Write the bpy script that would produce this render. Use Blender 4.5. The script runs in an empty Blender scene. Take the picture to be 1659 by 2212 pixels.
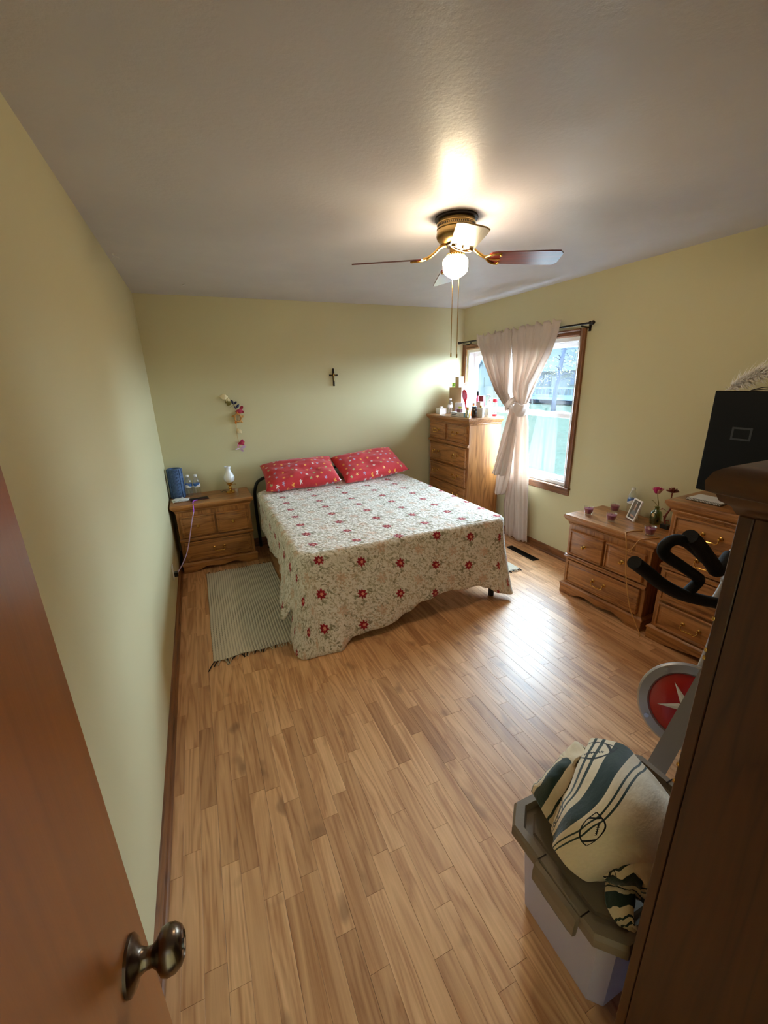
import bpy, math, random
from math import sin, cos, pi, radians as R, sqrt, atan2
from mathutils import Vector, Matrix, noise
SC = bpy.context.scene
COL = SC.collection
random.seed(7)

# ---------------------------------------------------------------- camera
CAM = (.350, 0.0, 1.690)
YAW, PITCH, ROLL, FPX = R(23.40), R(17.658), R(1.522), 899.74
def make_camera():
    f = Vector((sin(YAW)*cos(PITCH), cos(YAW)*cos(PITCH), -sin(PITCH)))
    rt = Vector((cos(YAW), -sin(YAW), 0)); dn = f.cross(rt)
    r1 = cos(ROLL)*rt + sin(ROLL)*dn; d1 = -sin(ROLL)*rt + cos(ROLL)*dn
    m = Matrix(((r1.x, -d1.x, -f.x, CAM[0]), (r1.y, -d1.y, -f.y, CAM[1]), (r1.z, -d1.z, -f.z, CAM[2]), (0, 0, 0, 1)))
    cd = bpy.data.cameras.new('camera'); cd.sensor_fit = 'VERTICAL'; cd.sensor_height = 24; cd.sensor_width = 18
    cd.lens = FPX/2212*24; cd.clip_start = .02; cd.clip_end = 300
    o = bpy.data.objects.new('camera', cd); COL.objects.link(o); o.matrix_world = m; SC.camera = o
make_camera()

# ---------------------------------------------------------------- light and exposure
SKY_COLOR, SKY_STRENGTH = (.64, .84, 1.0), 24.0
LAMP_COLOR, LAMP_STRENGTH = (1.0, .80, .53), 44.0
vs = SC.view_settings
vs.view_transform = 'Standard'; vs.look = 'None'; vs.gamma = 1; vs.use_curve_mapping = False
vs.exposure = 1.55
w = bpy.data.worlds.new('sky'); SC.world = w; w.use_nodes = True
bg = w.node_tree.nodes['Background']; bg.inputs[0].default_value = (*SKY_COLOR, 1); bg.inputs[1].default_value = SKY_STRENGTH
SC.cycles.use_denoising = True
SC.cycles.max_bounces = 10; SC.cycles.diffuse_bounces = 6; SC.cycles.transparent_max_bounces = 16
SC.cycles.sample_clamp_indirect = 6
def portal(y0, y1, z0, z1, x):
    ld = bpy.data.lights.new('window_portal', 'AREA'); ld.shape = 'RECTANGLE'; ld.size = z1-z0; ld.size_y = y1-y0
    ld.cycles.is_portal = True
    o = bpy.data.objects.new('window_portal', ld); COL.objects.link(o)
    o.location = (x, (y0+y1)/2, (z0+z1)/2); o.rotation_euler = (0, R(90), 0)
portal(2.74, 4.37, .70, 2.0, 3.53)

# ---------------------------------------------------------------- materials
def srgb(r, g, b):
    f = lambda c: (c/255/12.92) if c/255 <= .04045 else ((c/255+.055)/1.055)**2.4
    return (f(r), f(g), f(b), 1)
class NT:
    def __init__(s, name):
        s.m = bpy.data.materials.new(name); s.m.use_nodes = True; s.t = s.m.node_tree
        s.b = s.t.nodes['Principled BSDF']; s.out = s.t.nodes['Material Output']
    def n(s, ty, ins=None, **kw):
        nd = s.t.nodes.new('ShaderNode'+ty)
        for k, v in kw.items(): setattr(nd, k, v)
        for k, v in (ins or {}).items(): s.set(nd.inputs[k], v)
        return nd
    def set(s, sock, v):
        if isinstance(v, bpy.types.NodeSocket): s.t.links.new(v, sock)
        else: sock.default_value = v
    def p(s, **kw):
        for k, v in kw.items(): s.set(s.b.inputs[k.replace('_', ' ')], v)
    def math(s, op, a, b=0.0, c=0.0, clamp=False):
        nd = s.n('Math', operation=op, use_clamp=clamp); s.set(nd.inputs[0], a); s.set(nd.inputs[1], b); s.set(nd.inputs[2], c); return nd.outputs[0]
    def mix(s, f, a, b, blend='MIX'):
        nd = s.n('Mix', data_type='RGBA', blend_type=blend); s.set(nd.inputs[0], f); s.set(nd.inputs[6], a); s.set(nd.inputs[7], b); return nd.outputs[2]
    def ramp(s, f, stops):
        nd = s.n('ValToRGB'); cr = nd.color_ramp
        while len(cr.elements) > 1: cr.elements.remove(cr.elements[-1])
        cr.elements[0].position = stops[0][0]; cr.elements[0].color = stops[0][1]
        for p_, c in stops[1:]: cr.elements.new(p_).color = c
        s.set(nd.inputs[0], f); return nd.outputs[0]
    def coord(s, kind='Object', scale=(1, 1, 1), loc=None):
        tc = s.n('TexCoord'); mp = s.n('Mapping'); s.t.links.new(tc.outputs[kind], mp.inputs[0]); mp.inputs['Scale'].default_value = scale
        if loc is not None: s.set(mp.inputs['Location'], loc)
        return mp.outputs[0]
    def noise(s, vec, scale, detail=3, rough=.5, dist=0, out=0):
        nd = s.n('TexNoise', {'Scale': scale, 'Detail': detail, 'Roughness': rough, 'Distortion': dist}); s.set(nd.inputs['Vector'], vec); return nd.outputs[out]
    def bump(s, h, strength=.3, dist=.01):
        nd = s.n('Bump', {'Strength': strength, 'Distance': dist, 'Height': h}); s.set(s.b.inputs['Normal'], nd.outputs[0])
BLACK, WHITE = (0, 0, 0, 1), (1, 1, 1, 1)
def plain(name, c, rough=.5, metal=0, spec=.5, coat=0, var=.06, scale=30, bump=0):
    t = NT(name); t.p(Roughness=rough, Metallic=metal, Specular_IOR_Level=spec, Coat_Weight=coat)
    nz = t.noise(t.coord(), scale, 4)
    t.p(Base_Color=t.mix(t.math('MULTIPLY', nz, var*2), c, tuple(x*.55 for x in c[:3])+(1,)))
    if bump: t.bump(nz, bump, .004)
    return t.m
def glassy(name, tint=(.95, .98, 1, 1), gl=.08, rough=.02, pane=False):
    t = NT(name); t.t.nodes.remove(t.b)
    tr = t.n('BsdfTransparent', {'Color': tint}); g = t.n('BsdfGlossy', {'Color': WHITE, 'Roughness': rough})
    lw = t.n('LayerWeight', {'Blend': .25}); f = t.math('MULTIPLY_ADD', t.math('POWER', lw.outputs['Facing'], 2.0), .35, .02, True) if pane else t.math('MULTIPLY_ADD', lw.outputs['Facing'], .55, gl, True)
    mx = t.n('MixShader'); t.set(mx.inputs[0], f); t.set(mx.inputs[1], tr.outputs[0]); t.set(mx.inputs[2], g.outputs[0])
    t.t.links.new(mx.outputs[0], t.out.inputs[0]); return t.m
def wood(name, axis, light, dark, rough=.38, coat=.25, sc=1.0, contrast=1.0, rnd=False):
    t = NT(name); s = [9*sc]*3; s[axis] = .8*sc
    off = None
    if rnd:
        at = t.n('Attribute', attribute_name='rnd'); a = at.outputs['Fac']
        cx = t.n('CombineXYZ'); t.set(cx.inputs[0], t.math('MULTIPLY', a, 37.0)); t.set(cx.inputs[1], t.math('MULTIPLY', a, 91.0)); t.set(cx.inputs[2], t.math('MULTIPLY', a, 53.0)); off = cx.outputs[0]
    v = t.coord('Object', tuple(s), off)
    big = t.noise(v, 1.0, 3, .55, .6)
    rings = t.math('FRACT', t.math('MULTIPLY', big, 7.0))
    rings = t.math('ABSOLUTE', t.math('SUBTRACT', rings, .5)); rings = t.math('MULTIPLY', rings, 2.0)
    s2 = [110*sc]*3; s2[axis] = 3.0*sc
    fine = t.noise(t.coord('Object', tuple(s2), off), 1.0, 3, .6)
    f = t.math('MULTIPLY_ADD', rings, .45*contrast, t.math('MULTIPLY', fine, .65))
    f = t.math('SUBTRACT', f, .08, 0, True)
    mid = tuple((light[i]*.6+dark[i]*.4) for i in range(3))+(1,)
    col = t.ramp(f, [(.12, dark), (.42, mid), (.78, light)])
    if rnd:
        kn = t.noise(t.coord('Object', (5, 3.2, 5), off), 1.6, 2)
        col = t.mix(t.ramp(kn, [(.66, BLACK), (.76, (.55, .55, .55, 1))]), col, tuple(x*.42 for x in dark[:3])+(1,))
        tone = t.ramp(a, [(0, (.66, .57, .50, 1)), (.14, (.86, .81, .76, 1)), (.5, (1, .97, .94, 1)), (1, (1.10, 1.12, 1.14, 1))])
        col = t.mix(1.0, col, tone, 'MULTIPLY')
    t.p(Base_Color=col, Roughness=t.math('MULTIPLY_ADD', fine, .12, rough-.06), Coat_Weight=coat, Coat_Roughness=.32 if rnd else .18)
    t.bump(fine, .12, .002)
    return t.m
OL, OD = srgb(184, 124, 68), srgb(112, 66, 30)
OAK = [wood('oak_x', 0, OL, OD), wood('oak_y', 1, OL, OD), wood('oak_z', 2, OL, OD)]
TL, TD = srgb(140, 88, 48), srgb(88, 50, 24)
TRIMW = [wood('trim_wood_x', 0, TL, TD), wood('trim_wood_y', 1, TL, TD), wood('trim_wood_z', 2, TL, TD)]
CABW = wood('dark_cabinet_wood', 2, srgb(80, 45, 20), srgb(54, 29, 13), .5, .15)
CABX = wood('dark_cabinet_wood_x', 1, srgb(88, 52, 24), srgb(58, 32, 14), .4, .2)
FLOORW = wood('laminate_oak', 1, srgb(228, 180, 132), srgb(176, 120, 76), .42, .22, 1.0, 1.0, True)
DOORW = wood('door_veneer', 2, srgb(166, 98, 44), srgb(142, 80, 33), .33, .35, .6, .3)

def wall_mat():
    t = NT('wall_paint_yellow_green'); v = t.coord()
    nz = t.noise(v, 140, 2); lo = t.noise(v, 1.3, 3)
    t.p(Base_Color=t.mix(lo, srgb(201, 191, 152), srgb(207, 197, 158)), Roughness=.55, Specular_IOR_Level=.35); t.bump(nz, .10, .002); return t.m
WALL = wall_mat()
def ceil_mat():
    t = NT('ceiling_paint'); v = t.coord()
    nz = t.noise(v, 55, 4, .6); lo = t.noise(v, 2.2, 4, .6)
    t.p(Base_Color=t.mix(lo, srgb(198, 194, 200), srgb(208, 204, 210)), Roughness=t.ramp(lo, [(.35, (.5, .5, .5, 1)), (.65, (.36, .36, .36, 1))]), Specular_IOR_Level=.5)
    t.bump(t.math('MULTIPLY_ADD', lo, 2.0, nz), .26, .004); return t.m
CEILM = ceil_mat()
VINYL = plain('white_vinyl', srgb(232, 230, 232), .35, var=.02)
GLASS = glassy('window_glass', (.96, .99, 1, 1), pane=True)
CLEAR = glassy('clear_plastic', (.93, .95, .95, 1), .12, .06)
CLEARG = glassy('clear_glass', (.95, .96, .96, 1), .10, .02)
GREENG = glassy('green_glass', (.55, .68, .34, 1), .12, .04)
BRASS = plain('brass', srgb(205, 160, 84), .24, 1, var=.05)
ABRASS = plain('antique_brass', srgb(176, 146, 92), .30, 1, var=.15, scale=12)
BRONZE = plain('dark_bronze', srgb(40, 32, 28), .4, .6)
BLACKM = plain('black_metal', srgb(24, 23, 24), .45, .2)
BLACKP = plain('black_plastic', srgb(17, 17, 19), .35)
NICKEL = plain('dark_nickel', srgb(118, 104, 92), .24, 1, var=.1)
CHROME = plain('bright_steel', srgb(200, 202, 206), .22, 1)
FOAM = plain('black_foam', srgb(34, 33, 34), .85, spec=.25, bump=.3, scale=180)
GREYP = plain('grey_plastic', srgb(150, 146, 144), .5)
MILK = plain('milk_glass', srgb(246, 246, 248), .12, spec=.6, coat=.6, var=.01)
PAPER = plain('white_paper', srgb(236, 234, 232), .8, var=.03)
CREAM = plain('cream_paint', srgb(244, 236, 214), .45)
CARD = plain('tan_card', srgb(172, 142, 106), .8)
WHITEP = plain('white_plastic', srgb(240, 240, 242), .35, var=.02)
RED = plain('red_plastic', srgb(206, 28, 44), .35)
DKRED = plain('dark_red_card', srgb(120, 30, 36), .5)
PINK = plain('pink_plastic', srgb(226, 120, 150), .4)
HOTPINK = plain('magenta_petal', srgb(204, 40, 112), .5)
PEACH = plain('peach_card', srgb(226, 186, 164), .6)
ORANGE = plain('orange_plastic', srgb(246, 140, 40), .4)
LBLUE = plain('light_blue_card', srgb(110, 176, 228), .5)
LILAC = plain('lilac_plush', srgb(222, 190, 232), .9)
LIME = plain('lime_card', srgb(196, 214, 60), .6)
DKBROWN = plain('dark_brown_glass', srgb(40, 18, 16), .15, coat=.5)
GOLDLIQ = glassy('amber_perfume_glass', (.86, .74, .36, 1), .12)
NAVY = plain('navy_paper', srgb(40, 44, 78), .6)
BURG = plain('burgundy_paper', srgb(176, 36, 66), .55)
BEIGE = plain('beige_paper', srgb(226, 206, 160), .7)
OLIVE = plain('olive_leaf', srgb(120, 108, 44), .7)
STRAW = plain('dried_straw', srgb(196, 142, 76), .8)
WAX = plain('purple_wax', srgb(134, 44, 104), .4, coat=.3)
PURPLE = plain('purple_cable', srgb(176, 84, 232), .4)
PALEVIO = plain('pale_violet_cable', srgb(214, 188, 240), .4)
ROLLER = plain('slate_blue_foam', srgb(74, 98, 138), .7)
TANCORD = plain('tan_cord', srgb(206, 154, 88), .7)
ROSEW = plain('carved_red_wood', srgb(120, 48, 28), .5)
DKRECT = plain('charcoal_outline', srgb(46, 46, 52), .4)
TVM = plain('black_screen', srgb(6, 6, 8), .5, spec=.2, var=.0)
FEATHER = plain('white_feather', srgb(252, 248, 244), .9)
TAUPE = plain('taupe_plastic', srgb(128, 112, 92), .5, bump=.1, scale=200)
REDDISC = plain('red_enamel', srgb(178, 20, 16), .3, coat=.4)
SILVER = plain('satin_silver', srgb(190, 188, 186), .3, .7)
LABELB = plain('blue_label', srgb(40, 92, 176), .5)
SKIN = plain('print_skin', srgb(206, 160, 136), .6)
PRINTD = plain('print_dark', srgb(36, 34, 32), .5)
PRINTG = plain('print_grey', srgb(110, 116, 126), .6)
BROWNR = plain('brown_mattress', srgb(150, 130, 92), .9)
def translucent(name, c, mixf=.4, tint=None):
    t = NT(name); t.p(Base_Color=c, Roughness=.45)
    tl = t.n('BsdfTranslucent', {'Color': tint or c}); mx = t.n('MixShader', {0: mixf})
    t.t.links.new(t.b.outputs[0], mx.inputs[1]); t.t.links.new(tl.outputs[0], mx.inputs[2]); t.t.links.new(mx.outputs[0], t.out.inputs[0])
    return t
def curtain_mat():
    t = translucent('beige_curtain', srgb(220, 204, 194), .34, srgb(232, 214, 200))
    v = t.coord('UV', (160, 160, 160)); t.bump(t.noise(v, 1.5, 2), .15, .002); return t.m
CURT = curtain_mat()
def bin_mat():
    t = translucent('frosted_tote_plastic', srgb(232, 226, 236), .35, srgb(226, 220, 234)); t.b.inputs['Roughness'].default_value = .3
    tr = t.n('BsdfTransparent', {'Color': (.9, .9, .92, 1)}); m2 = t.n('MixShader', {0: .35}); old = t.out.inputs[0].links[0].from_socket
    t.t.links.new(old, m2.inputs[1]); t.t.links.new(tr.outputs[0], m2.inputs[2]); t.t.links.new(m2.outputs[0], t.out.inputs[0]); return t.m
BINM = bin_mat()
def globe_mat():
    t = NT('lit_opal_glass'); t.t.nodes.remove(t.b); e = t.n('Emission', {'Color': (*LAMP_COLOR, 1), 'Strength': LAMP_STRENGTH}); t.t.links.new(e.outputs[0], t.out.inputs[0]); return t.m
GLOBE = globe_mat()
def blade_mat(name, a, b):
    return wood(name, 0, a, b, .3, .4, 1.2, .5)
BLADE = blade_mat('mahogany_blade', srgb(122, 34, 30), srgb(76, 20, 20))
BLADE_LIT = blade_mat('lamplit_blade', srgb(236, 208, 160), srgb(214, 180, 128))  # near blade only: lamplight on its underside put into a paler wood colour

def quilt_mat():
    t = NT('floral_quilt'); tc = t.n('TexCoord'); uv = tc.outputs['UV']
    sx = t.n('SeparateXYZ'); t.set(sx.inputs[0], uv); u, v = sx.outputs[0], sx.outputs[1]
    def cell(u, v, pu, pv, ou, ov, jit=0):
        a = t.math('DIVIDE', t.math('SUBTRACT', u, ou), pu); b = t.math('DIVIDE', t.math('SUBTRACT', v, ov), pv)
        fa = t.math('SUBTRACT', t.math('FRACT', t.math('ADD', a, .5)), .5); fb = t.math('SUBTRACT', t.math('FRACT', t.math('ADD', b, .5)), .5)
        return t.math('MULTIPLY', fa, pu), t.math('MULTIPLY', fb, pv)
    def flower(du, dv, rad, petals, depth):
        r = t.math('SQRT', t.math('ADD', t.math('MULTIPLY', du, du), t.math('MULTIPLY', dv, dv)))
        an = t.math('ARCTAN2', dv, du)
        k = t.math('MULTIPLY_ADD', t.math('COSINE', t.math('MULTIPLY', an, float(petals))), depth, 1-depth)
        return t.math('DIVIDE', r, t.math('MULTIPLY', k, rad)), r
    nz = t.noise(uv, 26, 3, .6); nz2 = t.noise(uv, 60, 3)
    wob = t.math('MULTIPLY', t.math('SUBTRACT', nz2, .5), .016)
    base = t.mix(nz, srgb(242, 237, 232), srgb(232, 224, 214))
    fo = t.noise(uv, 34, 4, .6, 1.6); fo2 = t.noise(uv, 21, 3, .55, 2.2); br_ = t.noise(uv, 5.0, 2)
    col = t.mix(t.ramp(fo, [(.50, BLACK), (.60, (.75, .75, .75, 1))]), base, t.mix(t.ramp(br_, [(.42, BLACK), (.58, WHITE)]), srgb(172, 164, 134), srgb(190, 160, 126)))
    col = t.mix(t.ramp(fo2, [(.57, BLACK), (.66, (.85, .85, .85, 1))]), col, srgb(132, 124, 96))
    vm = t.n('Mapping', {'Scale': (1, 1.7, 1), 'Rotation': (0, 0, .7)}); t.set(vm.inputs[0], uv)
    vo2 = t.n('TexVoronoi', {'Scale': 24.0}); t.set(vo2.inputs['Vector'], vm.outputs[0])
    lf = t.ramp(t.math('MULTIPLY_ADD', nz2, .3, vo2.outputs['Distance']), [(.34, (.6, .6, .6, 1)), (.50, BLACK)])
    col = t.mix(lf, col, srgb(160, 150, 122))
    # pale blossoms between the red flowers, olive sprigs beside them
    pu, pv = cell(u, v, .283, .212, .92+.1415, 2.72+.106)
    pd, pr_ = flower(t.math('ADD', pu, wob), pv, .046, 7, .22)
    col = t.mix(t.math('MULTIPLY', t.ramp(pd, [(.7, (.8, .8, .8, 1)), (1.05, BLACK)]), t.ramp(nz2, [(.35, (.4, .4, .4, 1)), (.6, WHITE)])), col, srgb(214, 178, 152))
    for (ou, ov) in ((.05, .016), (-.046, -.022), (.012, -.052)):
        su, sv = cell(u, v, .283, .212, .92+ou, 2.72+ov); sd, _r = flower(t.math('ADD', su, t.math('MULTIPLY', wob, 2.2)), t.math('MULTIPLY_ADD', wob, -1.5, sv), .024, 3, .35)
        col = t.mix(t.ramp(sd, [(.7, (.8, .8, .8, 1)), (1.1, BLACK)]), col, srgb(134, 128, 98))
    du, dv = cell(u, v, .283, .212, .92, 2.72)
    du = t.math('ADD', du, wob); dv = t.math('ADD', dv, wob)
    d, r = flower(du, dv, .039, 8, .17)
    red = t.ramp(d, [(.80, WHITE), (1.0, BLACK)])
    shade = t.mix(t.ramp(nz2, [(.4, BLACK), (.6, WHITE)]), srgb(170, 34, 50), srgb(132, 18, 34))
    col = t.mix(red, col, shade)
    d2, r2 = flower(t.math('SUBTRACT', du, .004), dv, .014, 6, .2)
    col = t.mix(t.ramp(d2, [(.8, WHITE), (1.0, BLACK)]), col, srgb(222, 150, 128))
    t.p(Base_Color=col, Roughness=.85, Specular_IOR_Level=.2, Sheen_Weight=.15)
    q = t.n('TexVoronoi', {'Scale': 46.0}); t.set(q.inputs['Vector'], uv)
    t.bump(t.math('MULTIPLY_ADD', q.outputs['Distance'], -1.0, t.math('MULTIPLY', t.noise(uv, 90, 2), .4)), .55, .008)
    return t.m
QUILT = quilt_mat()
def star_mat():
    t = NT('red_star_pillowcase'); tc = t.n('TexCoord'); mp = t.n('Mapping', {'Scale': (13, 13, 13)}); t.set(mp.inputs[0], tc.outputs['UV'])
    vo = t.n('TexVoronoi', {'Scale': 1.0, 'Randomness': .55}, voronoi_dimensions='2D'); t.set(vo.inputs['Vector'], mp.outputs[0])
    df = t.n('VectorMath', operation='SUBTRACT'); t.set(df.inputs[0], mp.outputs[0]); t.set(df.inputs[1], vo.outputs['Position'])
    s = t.n('SeparateXYZ'); t.set(s.inputs[0], df.outputs[0])
    cs = t.n('SeparateColor'); t.set(cs.inputs[0], vo.outputs['Color'])
    an = t.math('ADD', t.math('ARCTAN2', s.outputs[1], s.outputs[0]), t.math('MULTIPLY', cs.outputs[0], 6.28))
    r = t.math('SQRT', t.math('ADD', t.math('MULTIPLY', s.outputs[0], s.outputs[0]), t.math('MULTIPLY', s.outputs[1], s.outputs[1])))
    k = t.math('MULTIPLY_ADD', t.math('COSINE', t.math('MULTIPLY', an, 5.0)), .38, .62)
    m = t.ramp(t.math('DIVIDE', r, t.math('MULTIPLY', k, .22)), [(.9, WHITE), (1.0, BLACK)])
    sc_ = t.n('ValToRGB'); sc_.color_ramp.interpolation = 'CONSTANT'; e = sc_.color_ramp.elements
    e[0].color = srgb(240, 170, 70); e[1].position = .28; e[1].color = srgb(236, 232, 226)
    for p_, c in ((.5, srgb(176, 176, 206)), (.7, srgb(170, 190, 130)), (.86, srgb(246, 200, 130))): e.new(p_).color = c
    t.set(sc_.inputs[0], cs.outputs[1])
    nz = t.noise(tc.outputs['Object'], 8, 3)
    t.p(Base_Color=t.mix(m, t.mix(nz, srgb(206, 40, 48), srgb(190, 32, 42)), sc_.outputs[0]), Roughness=.75, Sheen_Weight=.2)
    t.bump(t.noise(tc.outputs['Object'], 14, 3), .25, .02); return t.m
STARM = star_mat()
def rug_mat():
    t = NT('woven_rag_rug'); tc = t.n('TexCoord'); s = t.n('SeparateXYZ'); t.set(s.inputs[0], tc.outputs['UV'])
    u, v = s.outputs[0], s.outputs[1]
    row = t.math('FLOOR', u); par = t.math('MULTIPLY', t.math('FRACT', t.math('MULTIPLY', row, .5)), 1.0)
    fu = t.math('ABSOLUTE', t.math('SUBTRACT', t.math('FRACT', u), .5)); fv = t.math('ABSOLUTE', t.math('SUBTRACT', t.math('FRACT', t.math('ADD', v, par)), .5))
    gap = t.ramp(fu, [(.30, BLACK), (.42, WHITE)]); spot = t.ramp(fv, [(.22, BLACK), (.32, WHITE)])
    patch = t.ramp(t.noise(tc.outputs['Object'], 2.6, 2), [(.42, (.25, .25, .25, 1)), (.58, WHITE)])
    nz = t.noise(tc.outputs['Object'], 120, 2)
    base = t.mix(nz, srgb(222, 212, 194), srgb(204, 196, 180))
    col = t.mix(t.math('MULTIPLY', t.math('MULTIPLY', gap, spot), patch), base, srgb(34, 32, 34))
    col = t.mix(t.math('MULTIPLY', gap, .30), col, srgb(110, 104, 96))
    t.p(Base_Color=col, Roughness=.95, Specular_IOR_Level=.1); t.bump(nz, .3, .003); return t.m
RUGM = rug_mat()
RUGF = plain('rug_fringe_cotton', srgb(204, 192, 170), .95)
def blanket_mat():
    t = NT('cream_fleece_with_stripes'); tc = t.n('TexCoord'); s = t.n('SeparateXYZ'); t.set(s.inputs[0], tc.outputs['UV']); u, v = s.outputs[0], s.outputs[1]
    nz = t.noise(tc.outputs['UV'], 60, 3)
    col = t.mix(nz, srgb(228, 210, 178), srgb(214, 194, 160))
    def band(a, b, c, col):
        m = t.math('MULTIPLY', t.math('GREATER_THAN', v, a), t.math('LESS_THAN', v, b)); return t.mix(m, col, c)
    G = srgb(40, 54, 46)
    for o in (0.0, .62):
        col = band(o+.14, o+.215, G, col)
        for a in (.075, .10, .255, .285): col = band(o+a, o+a+.010, G, col)
    def ball(cu, cv, ang, col, L=.084, W=.047):
        ca, sa = cos(ang), sin(ang); du = t.math('SUBTRACT', u, cu); dv = t.math('SUBTRACT', v, cv)
        x = t.math('ADD', t.math('MULTIPLY', du, ca), t.math('MULTIPLY', dv, sa)); y = t.math('SUBTRACT', t.math('MULTIPLY', dv, ca), t.math('MULTIPLY', du, sa))
        # lens outline: |y| = W*(1-(x/L)^2)
        e = t.math('SUBTRACT', t.math('ABSOLUTE', y), t.math('MULTIPLY', t.math('SUBTRACT', 1.0, t.math('POWER', t.math('ABSOLUTE', t.math('DIVIDE', x, L)), 2.0)), W))
        ins = t.math('LESS_THAN', t.math('ABSOLUTE', x), L)
        line = t.math('MULTIPLY', t.math('LESS_THAN', t.math('ABSOLUTE', e), .0034), ins)
        xs = t.math('ABSOLUTE', x)
        stripe = t.math('MULTIPLY', t.math('MULTIPLY', t.math('GREATER_THAN', xs, L*.62), t.math('LESS_THAN', xs, L*.74)), t.math('LESS_THAN', e, 0.0))
        yo = t.math('SUBTRACT', y, W*.45)
        lace = t.math('MULTIPLY', t.math('LESS_THAN', t.math('ABSOLUTE', yo), .0025), t.math('LESS_THAN', xs, L*.42))
        tick = t.math('MULTIPLY', t.math('MULTIPLY', t.math('LESS_THAN', t.math('ABSOLUTE', yo), .006), t.math('LESS_THAN', xs, L*.42)), t.math('LESS_THAN', t.math('FRACT', t.math('MULTIPLY', x, 110.0)), .35))
        m = t.math('MAXIMUM', t.math('MAXIMUM', line, stripe), t.math('MAXIMUM', lace, tick)); return t.mix(m, col, srgb(20, 20, 20))
    for cu, cv, a in ((.19, .295, -.75), (.43, .085, 1.0), (.02, .64, .5), (.62, .70, .9), (.12, .06, -.4)): col = ball(cu, cv, a, col)
    t.p(Base_Color=col, Roughness=.95, Sheen_Weight=.3, Specular_IOR_Level=.1); t.bump(nz, .3, .004); return t.m
BLANK = blanket_mat()
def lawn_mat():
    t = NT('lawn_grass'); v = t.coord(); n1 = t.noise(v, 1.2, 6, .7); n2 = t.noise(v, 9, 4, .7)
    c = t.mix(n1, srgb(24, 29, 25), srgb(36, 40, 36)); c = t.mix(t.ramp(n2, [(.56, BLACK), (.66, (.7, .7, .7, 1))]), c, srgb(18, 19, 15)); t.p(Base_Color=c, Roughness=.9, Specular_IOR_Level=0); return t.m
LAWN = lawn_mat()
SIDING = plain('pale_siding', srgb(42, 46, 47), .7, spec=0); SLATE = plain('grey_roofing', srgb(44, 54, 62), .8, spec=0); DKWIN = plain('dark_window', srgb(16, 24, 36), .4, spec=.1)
DECKW = plain('weathered_deck', srgb(48, 56, 66), .8, spec=0); BARK = plain('tree_bark', srgb(34, 38, 46), .9, spec=0, bump=.5); LEAFY = plain('autumn_leaf', srgb(66, 64, 40), .8, spec=0); EVERGREEN = plain('dark_evergreen', srgb(28, 36, 36), .9, spec=0); LATTICE = plain('deck_skirt', srgb(24, 32, 42), .8, spec=0)  # evergreen foliage has its own dark grey-green colour

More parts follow.
